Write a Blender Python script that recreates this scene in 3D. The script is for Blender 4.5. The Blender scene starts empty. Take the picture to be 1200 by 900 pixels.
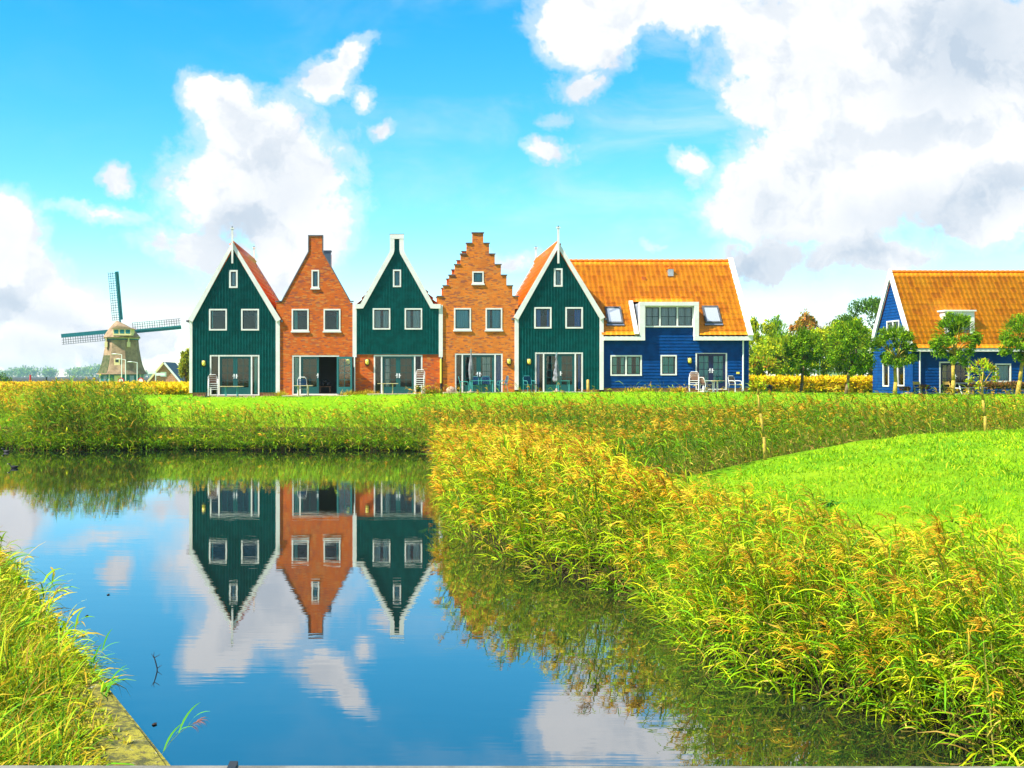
import bpy, math, random
import numpy as np
from mathutils import Vector, Matrix
from mathutils.geometry import tessellate_polygon
R = math.radians
random.seed(7)
rng = np.random.default_rng(11)
scene = bpy.context.scene
col = scene.collection

# ------------------------------------------------------------------ camera
F = 1400.0                      # focal length in pixels of the 1200 wide photo
CX, CY, CH = 460.0, 440.0, 3.6  # vanishing point and eye height above the water
cam = bpy.data.cameras.new('camera')
cam.lens = 36.0 * F / 1200.0
cam.sensor_width = 36.0
cam.shift_x = (600 - CX) / 1200.0
cam.shift_y = -(450 - CY) / 1200.0
cam.clip_start = 0.1
cam.clip_end = 8000
camo = bpy.data.objects.new('camera', cam)
camo.location = (0, 0, CH)
camo.rotation_euler = (R(90), 0, 0)
col.objects.link(camo)
scene.camera = camo

# ------------------------------------------------------------------ light and exposure
SUN_EL = 50.0     # the sun stands to the left of and behind the camera
sdir = Vector((-math.sin(R(71)) * math.cos(R(SUN_EL)), -math.cos(R(71)) * math.cos(R(SUN_EL)), math.sin(R(SUN_EL))))
sun = bpy.data.lights.new('sun', 'SUN')
sun.energy = 4.2
sun.angle = R(0.6)
sun.color = (1.0, 0.93, 0.80)
suno = bpy.data.objects.new('sun', sun)
suno.rotation_euler = sdir.to_track_quat('Z', 'Y').to_euler()
suno.location = (-40, -20, 60)
col.objects.link(suno)
scene.view_settings.view_transform = 'Standard'
scene.view_settings.look = 'None'
scene.view_settings.gamma = 1.0
scene.view_settings.use_curve_mapping = False
scene.view_settings.exposure = 1.42
SKY_STRENGTH = 0.075
USE_HAZE = True
scene.cycles.use_denoising = True
scene.cycles.max_bounces = 6
scene.cycles.diffuse_bounces = 2
scene.cycles.glossy_bounces = 3
scene.cycles.transmission_bounces = 4
scene.cycles.transparent_max_bounces = 8
scene.cycles.volume_bounces = 0
scene.cycles.sample_clamp_indirect = 4.0
scene.cycles.caustics_reflective = False
scene.cycles.caustics_refractive = False

# ------------------------------------------------------------------ node helper
class NT:
    def __init__(s, tree):
        s.t = tree; s.t.nodes.clear()
    def n(s, typ, **kw):
        nd = s.t.nodes.new(typ)
        for k, v in kw.items():
            if k.startswith('i_'):
                nd.inputs[k[2:].replace('_', ' ')].default_value = v
            else:
                setattr(nd, k, v)
        return nd
    def set(s, sock, v):
        if hasattr(v, 'is_output') or isinstance(v, bpy.types.NodeSocket):
            s.t.links.new(v, sock)
        elif v is not None:
            sock.default_value = v
    def math(s, op, a, b=None, c=None, clamp=False):
        nd = s.t.nodes.new('ShaderNodeMath'); nd.operation = op; nd.use_clamp = clamp
        s.set(nd.inputs[0], a); s.set(nd.inputs[1], b)
        if c is not None: s.set(nd.inputs[2], c)
        return nd.outputs[0]
    def vm(s, op, a, b=None):
        nd = s.t.nodes.new('ShaderNodeVectorMath'); nd.operation = op
        s.set(nd.inputs[0], a)
        if b is not None: s.set(nd.inputs[1], b)
        return nd.outputs['Value'] if op in ('LENGTH', 'DOT_PRODUCT', 'DISTANCE') else nd.outputs[0]
    def noise(s, vec, scale, detail=3, rough=0.55, dist=0.0):
        nd = s.n('ShaderNodeTexNoise')
        if vec is not None: s.t.links.new(vec, nd.inputs['Vector'])
        nd.inputs['Scale'].default_value = scale; nd.inputs['Detail'].default_value = detail
        nd.inputs['Roughness'].default_value = rough; nd.inputs['Distortion'].default_value = dist
        return nd.outputs['Fac']
    def mix(s, f, a, b, typ='MIX'):
        nd = s.n('ShaderNodeMix', data_type='RGBA', blend_type=typ)
        s.set(nd.inputs[0], f); s.set(nd.inputs[6], a); s.set(nd.inputs[7], b)
        return nd.outputs[2]
    def mr(s, v, a, b, c=0.0, d=1.0, smooth=True):
        nd = s.n('ShaderNodeMapRange')
        if smooth: nd.interpolation_type = 'SMOOTHSTEP'
        s.set(nd.inputs['Value'], v)
        nd.inputs['From Min'].default_value = a; nd.inputs['From Max'].default_value = b
        nd.inputs['To Min'].default_value = c; nd.inputs['To Max'].default_value = d
        return nd.outputs[0]

# ------------------------------------------------------------------ world: Nishita sky with clouds
world = bpy.data.worlds.new('World'); scene.world = world
world.use_nodes = True
w = NT(world.node_tree)
sky = w.n('ShaderNodeTexSky', sky_type='NISHITA', sun_disc=False)
sky.sun_elevation = R(SUN_EL)
sky.sun_rotation = math.atan2(sdir.x, sdir.y)
sky.air_density = 0.8; sky.dust_density = 0.0; sky.ozone_density = 1.0
hs = w.n('ShaderNodeHueSaturation')
hs.inputs['Hue'].default_value = 0.478; hs.inputs['Saturation'].default_value = 1.50; hs.inputs['Value'].default_value = 1.24
w.t.links.new(sky.outputs[0], hs.inputs['Color'])
tc = w.n('ShaderNodeTexCoord')
sep = w.n('ShaderNodeSeparateXYZ'); w.t.links.new(tc.outputs['Generated'], sep.inputs[0])
yy = w.math('MAXIMUM', sep.outputs[1], 0.06)
u = w.math('DIVIDE', sep.outputs[0], yy)
v = w.math('DIVIDE', sep.outputs[2], yy)
cmb = w.n('ShaderNodeCombineXYZ'); w.t.links.new(u, cmb.inputs[0]); w.t.links.new(v, cmb.inputs[1])
uv = cmb.outputs[0]
# turbulence of the cloud edges
def warp(vec, scale, amt, seed):
    nd = w.n('ShaderNodeTexNoise'); nd.noise_dimensions = '3D'
    o = w.vm('ADD', vec, (seed, seed * 1.7, 0.0)); w.t.links.new(o, nd.inputs['Vector'])
    nd.inputs['Scale'].default_value = scale; nd.inputs['Detail'].default_value = 6; nd.inputs['Roughness'].default_value = 0.6
    c = w.vm('SUBTRACT', nd.outputs['Color'], (0.5, 0.5, 0.5))
    s_ = w.n('ShaderNodeVectorMath', operation='SCALE'); w.t.links.new(c, s_.inputs[0]); s_.inputs['Scale'].default_value = amt
    return w.vm('ADD', vec, s_.outputs[0])
uvw = warp(warp(uv, 6.0, 0.10, 3.1), 22.0, 0.035, 8.4)
blobs = [  # centre x, y, radius x, y in photograph pixels, weight, turned by degrees
    (295,150,80,62,1,0),(305,210,120,95,1.15,0),(345,270,95,70,1.15,0),(270,120,60,50,1,0),(250,292,100,40,.9,8),(330,310,100,34,.8,0),
    (368,96,52,34,.82,-35),(404,62,44,22,.78,-35),(145,192,34,24,.8,20),(105,242,90,20,.6,4),(446,155,34,20,.70,-10),(412,112,16,20,.58,0),
    (-20,300,85,100,1.25,0),(60,365,125,72,1.2,22),(150,395,90,38,.9,10),(20,420,220,40,.7,0),(225,372,70,26,.6,0),
    (640,176,40,18,.68,0),(795,197,34,24,.70,-20),(756,287,18,11,.65,0),(603,312,36,20,.7,0),
    (705,32,78,60,1,0),(675,92,40,34,.75,-20),(800,18,130,42,1,0),(655,135,28,22,.6,0),(560,-60,60,30,.5,0),
    (985,60,170,110,1.2,0),(905,130,72,60,1,0),(868,235,80,58,1.05,0),(960,225,150,100,1.2,0),(1110,170,170,125,1.25,0),
    (900,296,95,34,.95,4),(1010,300,130,42,.95,-4),(1160,250,110,52,1,-12),(1240,90,140,160,1.2,0),(1300,240,120,70,1,0),
    (905,352,34,16,.6,0),(975,372,46,20,.6,0),(1130,60,150,110,1.3,0),(1190,150,120,120,1.3,0),(1050,20,160,90,1.2,0),(870,-90,260,90,1,0),(1150,-80,260,120,1.1,0),
]
acc = None
def blob_sum(vec, lst):
    acc = None
    for (bx, by, rx, ry, wt, rot) in lst:
        mp = w.n('ShaderNodeMapping', vector_type='TEXTURE')
        mp.inputs['Location'].default_value = ((bx - CX) / F, (CY - by) / F, 0)
        mp.inputs['Rotation'].default_value = (0, 0, R(-rot))
        mp.inputs['Scale'].default_value = (rx / F, ry / F, 1)
        w.t.links.new(vec, mp.inputs['Vector'])
        L_ = w.vm('LENGTH', mp.outputs[0])
        f_ = w.mr(L_, 1.42, 0.0, 0.0, wt * 1.3)
        acc = f_ if acc is None else w.math('MAXIMUM', acc, f_)
    return acc
acc = blob_sum(uvw, blobs)
nf = w.noise(w.vm('ADD', uv, (1.3, 4.2, 0)), 13.0, 10, 0.64, 0.4)
nf2 = w.noise(w.vm('ADD', uv, (5.1, 2.2, 0)), 46.0, 6, 0.65, 0.3)
dens = w.math('ADD', w.math('ADD', acc, w.math('MULTIPLY', w.math('SUBTRACT', nf, 0.5), 1.5)), w.math('MULTIPLY', w.math('SUBTRACT', nf2, 0.5), 0.55))
# clouds elsewhere round the sky (beside and behind the viewer)
nb = w.noise(tc.outputs['Generated'], 2.6, 8, 0.6, 0.3)
front = w.mr(sep.outputs[1], 0.45, 0.7)
outx = w.mr(w.math('ABSOLUTE', u), 0.62, 0.85)
gen = w.math('MULTIPLY', w.mr(nb, 0.47, 0.6), w.math('MAXIMUM', w.math('SUBTRACT', 1.0, front), outx))
high = w.math('MULTIPLY', w.mr(nb, 0.46, 0.62), w.mr(v, 0.42, 0.6))
alpha = w.math('MAXIMUM', w.math('MAXIMUM', w.mr(dens, 0.50, 0.86), w.mr(dens, 0.22, 0.70, 0.0, 0.5)), w.math('MAXIMUM', gen, high))
# thin veil of cirrus
uvs = w.n('ShaderNodeMapping'); w.t.links.new(uv, uvs.inputs['Vector'])
uvs.inputs['Scale'].default_value = (3.2, 7.5, 1); uvs.inputs['Rotation'].default_value = (0, 0, R(-28))
veil = w.math('MULTIPLY', w.mr(w.noise(uvs.outputs[0], 2.2, 7, 0.6, 0.5), 0.42, 0.78), w.mr(u, -0.22, 0.30, 0.05, 0.6))
low = w.mr(v, 0.07, 0.0, 0.0, 0.2)
alpha = w.math('MAXIMUM', alpha, w.math('ADD', w.math('MULTIPLY', veil, 0.75), low), clamp=True)
# grey bellies
greys = [(895,300,110,34,.75,6),(1140,50,120,80,.9,-30),(1110,245,150,36,.7,-12),(330,215,50,60,.4,0),(285,250,60,40,.45,0),(40,372,130,22,.5,10),(900,250,60,40,.3,0),(60,415,110,16,.3,0),(1000,300,90,18,.6,-6)]
g = blob_sum(uvw, greys)
# relief: the side of each billow turned from the sun is greyer
nra = w.noise(w.vm('ADD', uvw, (2.3, 1.2, 0)), 11.0, 5, 0.55, 0.3)
nrb = w.noise(w.vm('ADD', uvw, (2.3 - .012, 1.2 + .020, 0)), 11.0, 5, 0.55, 0.3)
rel = w.mr(w.math('SUBTRACT', nrb, nra), -0.03, 0.13, 0.0, 0.42)
g2 = w.mr(w.noise(w.vm('ADD', uv, (7.3, 1.2, 0)), 8.0, 7, 0.62, 0.6), 0.42, 0.78, 0.0, 0.50)
gg = w.math('ADD', w.math('ADD', w.math('MULTIPLY', g, 0.66), w.math('MULTIPLY', g2, 0.55)), rel, clamp=True)
cl = w.mix(gg, (5.35, 5.4, 5.5, 1), (2.9, 3.45, 4.1, 1))
skc = w.mix(alpha, hs.outputs[0], cl)
bg = w.n('ShaderNodeBackground'); bg.inputs['Strength'].default_value = SKY_STRENGTH
w.t.links.new(skc, bg.inputs['Color'])
wo = w.n('ShaderNodeOutputWorld'); w.t.links.new(bg.outputs[0], wo.inputs[0])
world.cycles.sampling_method = 'MANUAL'; world.cycles.sample_map_resolution = 512

# ------------------------------------------------------------------ materials
M = {}
def pmat(name, c, rough=0.6, spec=0.4, bump=None, var=None, metal=0.0, coords='Object', c2=None, vscale=3.0, vcon=(0.35, 0.65), trans=0.0):
    m = bpy.data.materials.new(name); m.use_nodes = True
    t = NT(m.node_tree)
    o = t.n('ShaderNodeOutputMaterial'); p = t.n('ShaderNodeBsdfPrincipled')
    p.inputs['Roughness'].default_value = rough; p.inputs['Metallic'].default_value = metal
    p.inputs['Specular IOR Level'].default_value = spec
    tc = t.n('ShaderNodeTexCoord').outputs[coords]
    base = (*c, 1)
    if c2:
        f = t.mr(t.noise(tc, vscale, 5, 0.6), vcon[0], vcon[1])
        base = t.mix(f, (*c, 1), (*c2, 1))
    t.set(p.inputs['Base Color'], base)
    if bump:
        b = t.n('ShaderNodeBump'); b.inputs['Strength'].default_value = bump[1]; b.inputs['Distance'].default_value = bump[2]
        t.set(b.inputs['Height'], t.noise(tc, bump[0], 4, 0.6)); t.t.links.new(b.outputs[0], p.inputs['Normal'])
    t.t.links.new(p.outputs[0], o.inputs[0])
    M[name] = m
    return m
pmat('white_paint', (.80, .79, .76), .45, .4, c2=(.70, .69, .65), vscale=1.5)
pmat('green_boards', (.000, .104, .100), .55, .12, c2=(.000, .074, .070), vscale=2.2, bump=(30, .25, .01))
pmat('green_door', (.004, .085, .085), .35, .5)
pmat('blue_boards', (.000, .054, .225), .55, .12, c2=(.000, .038, .165), vscale=2.2, bump=(30, .25, .01))
pmat('navy_door', (.004, .012, .06), .35, .5)
pmat('cap_metal', (.10, .11, .12), .4, .5, metal=.4, c2=(.16, .16, .17))
pmat('flue_metal', (.07, .12, .17), .4, .5, metal=.3)
pmat('zinc', (.28, .33, .42), .35, .5, metal=.6, c2=(.2, .25, .35))
pmat('lamp_shade', (.85, .70, .10), .4, .5)
pmat('lamp_back', (.02, .03, .02), .5, .4)
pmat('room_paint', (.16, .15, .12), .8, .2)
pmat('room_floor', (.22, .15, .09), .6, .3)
pmat('curtain_white', (.90, .91, .90), .9, .1)
pmat('curtain_teal', (.26, .85, .76), .9, .1)
pmat('curtain_cyan', (.20, .78, .95), .9, .1)
pmat('curtain_blue', (.01, .26, .85), .9, .1)
pmat('curtain_yellow', (.65, .50, .12), .9, .1)
pmat('curtain_red', (.55, .01, .02), .9, .1)
pmat('dark_sash', (.03, .04, .045), .4, .4)
pmat('steel', (.6, .62, .62), .25, .6, metal=.8)
pmat('white_tube', (.78, .80, .80), .35, .5)
pmat('brown_slats', (.16, .09, .055), .6, .3, c2=(.22, .13, .08))
pmat('wood_top', (.62, .52, .30), .55, .3, c2=(.5, .38, .2))
pmat('post_wood', (.62, .42, .10), .7, .2, c2=(.45, .28, .07), vscale=6, bump=(40, .3, .01))
pmat('teal_metal', (.05, .30, .30), .4, .5)
pmat('navy_fabric', (.01, .05, .14), .7, .2)
pmat('parasol_cloth', (.26, .27, .30), .85, .1, c2=(.15, .16, .19), vscale=4, bump=(9, .6, .05))
pmat('stone_pink', (.5, .36, .26), .8, .2, c2=(.35, .25, .2))
pmat('black_plastic', (.02, .02, .022), .5, .4)
pmat('paving', (.50, .40, .27), .85, .2, c2=(.36, .28, .19), vscale=1.2, bump=(8, .3, .02))
pmat('bark', (.14, .10, .06), .9, .1, c2=(.22, .17, .08), vscale=7, bump=(18, .6, .03))
pmat('yellow_bark', (.50, .36, .05), .85, .15, c2=(.30, .22, .05), vscale=9, bump=(18, .5, .02))
pmat('thatch', (.37, .26, .165), .95, .05, c2=(.22, .15, .095), vscale=.8, bump=(6, .8, .12))
pmat('thatch_moss', (.055, .075, .03), .95, .05, c2=(.12, .12, .06), vscale=1.5, bump=(6, .8, .12))
pmat('mill_teal', (.002, .16, .19), .5, .4, c2=(.002, .12, .15))
pmat('mill_cream', (.72, .58, .30), .6, .3)
pmat('lattice', (.10, .12, .12), .7, .2)
pmat('slate_blue', (.02, .06, .10), .6, .3, c2=(.03, .08, .13))
pmat('sign_white', (.8, .8, .8), .5, .3)
pmat('sign_red', (.62, .01, .02), .5, .3)
pmat('rail_wood', (.20, .19, .17), .85, .2, c2=(.12, .115, .10), vscale=5, bump=(30, .5, .01))
pmat('coot', (.012, .012, .014), .6, .3)
pmat('bill', (.7, .65, .55), .5, .3)
pmat('twig', (.035, .022, .018), .8, .2)
pmat('hull_white', (.75, .76, .78), .4, .4)

def brick_mat(name, a, b, mortar):
    m = bpy.data.materials.new(name); m.use_nodes = True
    t = NT(m.node_tree)
    o = t.n('ShaderNodeOutputMaterial'); p = t.n('ShaderNodeBsdfPrincipled')
    p.inputs['Roughness'].default_value = .85; p.inputs['Specular IOR Level'].default_value = .2
    tc = t.n('ShaderNodeTexCoord').outputs['Object']
    sp = t.n('ShaderNodeSeparateXYZ'); t.t.links.new(tc, sp.inputs[0])
    cb = t.n('ShaderNodeCombineXYZ'); t.set(cb.inputs[0], t.math('ADD', sp.outputs[0], sp.outputs[1])); t.set(cb.inputs[1], sp.outputs[2])
    br = t.n('ShaderNodeTexBrick'); t.t.links.new(cb.outputs[0], br.inputs['Vector'])
    br.inputs['Scale'].default_value = 1.0
    br.inputs['Brick Width'].default_value = .22; br.inputs['Row Height'].default_value = .066
    br.inputs['Mortar Size'].default_value = .006; br.inputs['Color1'].default_value = (*a, 1); br.inputs['Color2'].default_value = (*b, 1)
    br.inputs['Mortar'].default_value = (*mortar, 1); br.inputs['Bias'].default_value = -.2
    n1 = t.mr(t.noise(tc, 1.1, 6, .65), .38, .66)
    c1 = t.mix(t.math('MULTIPLY', n1, .38), br.outputs['Color'], (.30, .075, .03, 1))
    vo = t.n('ShaderNodeTexVoronoi'); 
    mp = t.n('ShaderNodeMapping'); t.t.links.new(tc, mp.inputs['Vector']); mp.inputs['Scale'].default_value = (4.6, 4.6, 15.0)
    t.t.links.new(mp.outputs[0], vo.inputs['Vector']); vo.inputs['Scale'].default_value = 1.0
    sp2 = t.n('ShaderNodeSeparateColor'); t.t.links.new(vo.outputs['Color'], sp2.inputs[0])
    c2 = t.mix(t.mr(sp2.outputs[0], .72, .84, 0, .7), c1, (.22, .07, .055, 1))
    c3 = t.mix(t.mr(sp2.outputs[1], .80, .92, 0, .6), c2, (.60, .25, .06, 1))
    t.set(p.inputs['Base Color'], c3)
    b = t.n('ShaderNodeBump'); b.inputs['Strength'].default_value = .5; b.inputs['Distance'].default_value = .01
    t.set(b.inputs['Height'], t.math('MULTIPLY', br.outputs['Fac'], -1.0)); t.t.links.new(b.outputs[0], p.inputs['Normal'])
    t.t.links.new(p.outputs[0], o.inputs[0]); M[name] = m
brick_mat('brick_red', (.72, .122, .006), (.54, .088, .006), (.44, .17, .04))
brick_mat('brick_orange', (.82, .205, .010), (.64, .148, .008), (.56, .26, .07))
brick_mat('brick_plinth', (.46, .20, .10), (.36, .14, .08), (.36, .28, .20))
brick_mat('brick_low', (.68, .105, .006), (.54, .08, .006), (.44, .15, .04))

def tile_mat(name, a, b, cc):
    m = bpy.data.materials.new(name); m.use_nodes = True
    t = NT(m.node_tree)
    o = t.n('ShaderNodeOutputMaterial'); p = t.n('ShaderNodeBsdfPrincipled')
    p.inputs['Roughness'].default_value = .45; p.inputs['Specular IOR Level'].default_value = .28
    at = t.n('ShaderNodeAttribute'); at.attribute_name = 'tint'
    tc = t.n('ShaderNodeTexCoord').outputs['Object']
    c = t.mix(at.outputs['Fac'], (*a, 1), (*b, 1))
    c = t.mix(t.mr(t.noise(tc, .9, 5, .6), .5, .75, 0, .6), c, (*cc, 1))
    t.set(p.inputs['Base Color'], c)
    t.t.links.new(p.outputs[0], o.inputs[0]); M[name] = m
brick_mat('brick_cottage', (.62, .26, .16), (.5, .2, .13), (.5, .36, .28))
tile_mat('roof_tiles', (.74, .160, .003), (.54, .100, .003), (.80, .25, .01))
tile_mat('roof_tiles_pale', (.84, .27, .003), (.62, .16, .003), (.88, .38, .01))

def glass_mat():
    m = bpy.data.materials.new('window_glass'); m.use_nodes = True
    t = NT(m.node_tree)
    o = t.n('ShaderNodeOutputMaterial')
    tr = t.n('ShaderNodeBsdfTransparent'); tr.inputs[0].default_value = (.80, .88, .88, 1)
    gl = t.n('ShaderNodeBsdfGlossy'); gl.inputs['Roughness'].default_value = .03
    fr = t.n('ShaderNodeFresnel'); fr.inputs[0].default_value = 1.5
    mx = t.n('ShaderNodeMixShader')
    t.set(mx.inputs[0], t.math('ADD', t.math('MULTIPLY', fr.outputs[0], 1.0), .0, clamp=True))
    t.t.links.new(tr.outputs[0], mx.inputs[1]); t.t.links.new(gl.outputs[0], mx.inputs[2])
    t.t.links.new(mx.outputs[0], o.inputs[0]); M['glass'] = m
glass_mat()

def leaf_mat(name, trans=.30, rough=.6, spec=.12):
    m = bpy.data.materials.new(name); m.use_nodes = True
    t = NT(m.node_tree)
    o = t.n('ShaderNodeOutputMaterial'); p = t.n('ShaderNodeBsdfPrincipled')
    p.inputs['Roughness'].default_value = rough; p.inputs['Specular IOR Level'].default_value = spec
    at = t.n('ShaderNodeAttribute'); at.attribute_name = 'Col'
    tl = t.n('ShaderNodeBsdfTranslucent')
    t.t.links.new(at.outputs['Color'], p.inputs['Base Color'])
    t.t.links.new(t.mix(.25, at.outputs['Color'], (.5, .55, .02, 1)), tl.inputs[0])
    mx = t.n('ShaderNodeMixShader'); mx.inputs[0].default_value = trans
    t.t.links.new(p.outputs[0], mx.inputs[1]); t.t.links.new(tl.outputs[0], mx.inputs[2])
    t.t.links.new(mx.outputs[0], o.inputs[0]); M[name] = m
leaf_mat('leaves')

def ground_mat():
    m = bpy.data.materials.new('lawn_ground'); m.use_nodes = True
    t = NT(m.node_tree)
    o = t.n('ShaderNodeOutputMaterial'); p = t.n('ShaderNodeBsdfPrincipled')
    p.inputs['Roughness'].default_value = .9; p.inputs['Specular IOR Level'].default_value = .1
    tc = t.n('ShaderNodeTexCoord').outputs['Object']
    at = t.n('ShaderNodeAttribute'); at.attribute_name = 'soil'
    n1 = t.mr(t.noise(tc, .35, 6, .65), .35, .7)
    n2 = t.mr(t.noise(tc, 3.5, 6, .7), .35, .7)
    c = t.mix(n1, (.16, .37, .003, 1), (.29, .46, .005, 1))
    c = t.mix(t.math('MULTIPLY', n2, .55), c, (.12, .29, .004, 1))
    c = t.mix(at.outputs['Fac'], c, (.045, .036, .014, 1))
    t.set(p.inputs['Base Color'], c)
    b = t.n('ShaderNodeBump'); b.inputs['Strength'].default_value = .9; b.inputs['Distance'].default_value = .12
    t.set(b.inputs['Height'], t.noise(tc, 9.0, 5, .75)); t.t.links.new(b.outputs[0], p.inputs['Normal'])
    t.t.links.new(p.outputs[0], o.inputs[0]); M['lawn'] = m
ground_mat()

def moss_mat():
    m = bpy.data.materials.new('mossy_edge'); m.use_nodes = True
    t = NT(m.node_tree)
    o = t.n('ShaderNodeOutputMaterial'); p = t.n('ShaderNodeBsdfPrincipled')
    p.inputs['Roughness'].default_value = .9
    tc = t.n('ShaderNodeTexCoord').outputs['Object']
    c = t.mix(t.mr(t.noise(tc, 5, 8, .75), .42, .58), (.055, .060, .010, 1), (.27, .24, .015, 1))
    c = t.mix(t.mr(t.noise(tc, 14, 6, .75), .54, .62), c, (.07, .055, .02, 1))
    c = t.mix(t.mr(t.noise(tc, 3.3, 8, .8, 1.0), .60, .66), c, (.55, .57, .46, 1))
    t.set(p.inputs['Base Color'], c)
    b = t.n('ShaderNodeBump'); b.inputs['Strength'].default_value = .8; b.inputs['Distance'].default_value = .03
    t.set(b.inputs['Height'], t.noise(tc, 22, 5, .75)); t.t.links.new(b.outputs[0], p.inputs['Normal'])
    t.t.links.new(p.outputs[0], o.inputs[0]); M['moss'] = m
moss_mat()

def water_mat():
    m = bpy.data.materials.new('pond_water'); m.use_nodes = True
    t = NT(m.node_tree)
    o = t.n('ShaderNodeOutputMaterial')
    d = t.n('ShaderNodeBsdfDiffuse'); d.inputs[0].default_value = (.006, .010, .009, 1)
    gl = t.n('ShaderNodeBsdfGlossy'); gl.inputs['Roughness'].default_value = .012
    gl.inputs['Color'].default_value = (.97, .98, 1.0, 1)
    fr = t.n('ShaderNodeFresnel'); fr.inputs[0].default_value = 1.33
    tc = t.n('ShaderNodeTexCoord').outputs['Object']
    mp = t.n('ShaderNodeMapping'); t.t.links.new(tc, mp.inputs['Vector']); mp.inputs['Scale'].default_value = (.6, 1.6, 1)
    mp2 = t.n('ShaderNodeMapping'); t.t.links.new(tc, mp2.inputs['Vector']); mp2.inputs['Scale'].default_value = (.25, 3.2, 1)
    h = t.math('ADD', t.noise(mp.outputs[0], 1.3, 3, .5), t.math('MULTIPLY', t.noise(mp2.outputs[0], 2.5, 2, .5), .35))
    b = t.n('ShaderNodeBump'); b.inputs['Strength'].default_value = 1.0; b.inputs['Distance'].default_value = .0011
    t.set(b.inputs['Height'], h)
    t.t.links.new(b.outputs[0], gl.inputs['Normal'])
    mx = t.n('ShaderNodeMixShader')
    t.set(mx.inputs[0], t.math('ADD', t.math('MULTIPLY', fr.outputs[0], .60), .385, clamp=True))
    t.t.links.new(d.outputs[0], mx.inputs[1]); t.t.links.new(gl.outputs[0], mx.inputs[2])
    t.t.links.new(mx.outputs[0], o.inputs[0]); M['water'] = m
water_mat()

# ------------------------------------------------------------------ object helpers
ORG = {}
def origin(o):
    return ORG.get(o.name, Vector((0, 0, 0))) if o is not None else Vector((0, 0, 0))
def tag(o, label=None, cat=None, group=None, kind=None):
    if label: o['label'] = label
    if cat: o['category'] = cat
    if group: o['group'] = group
    if kind: o['kind'] = kind
    return o
def thing(name, label, cat, loc=(0, 0, 0), group=None, rz=0.0):
    o = bpy.data.objects.new(name, None); col.objects.link(o)
    o.location = loc; o.rotation_euler = (0, 0, rz); o.empty_display_size = .3
    ORG[o.name] = Vector(loc)
    return tag(o, label, cat, group)
def copy_tree(o, parent=None):
    c = o.copy(); col.objects.link(c)
    if parent is not None: c.parent = parent
    for ch in list(o.children): copy_tree(ch, c)
    return c

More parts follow.
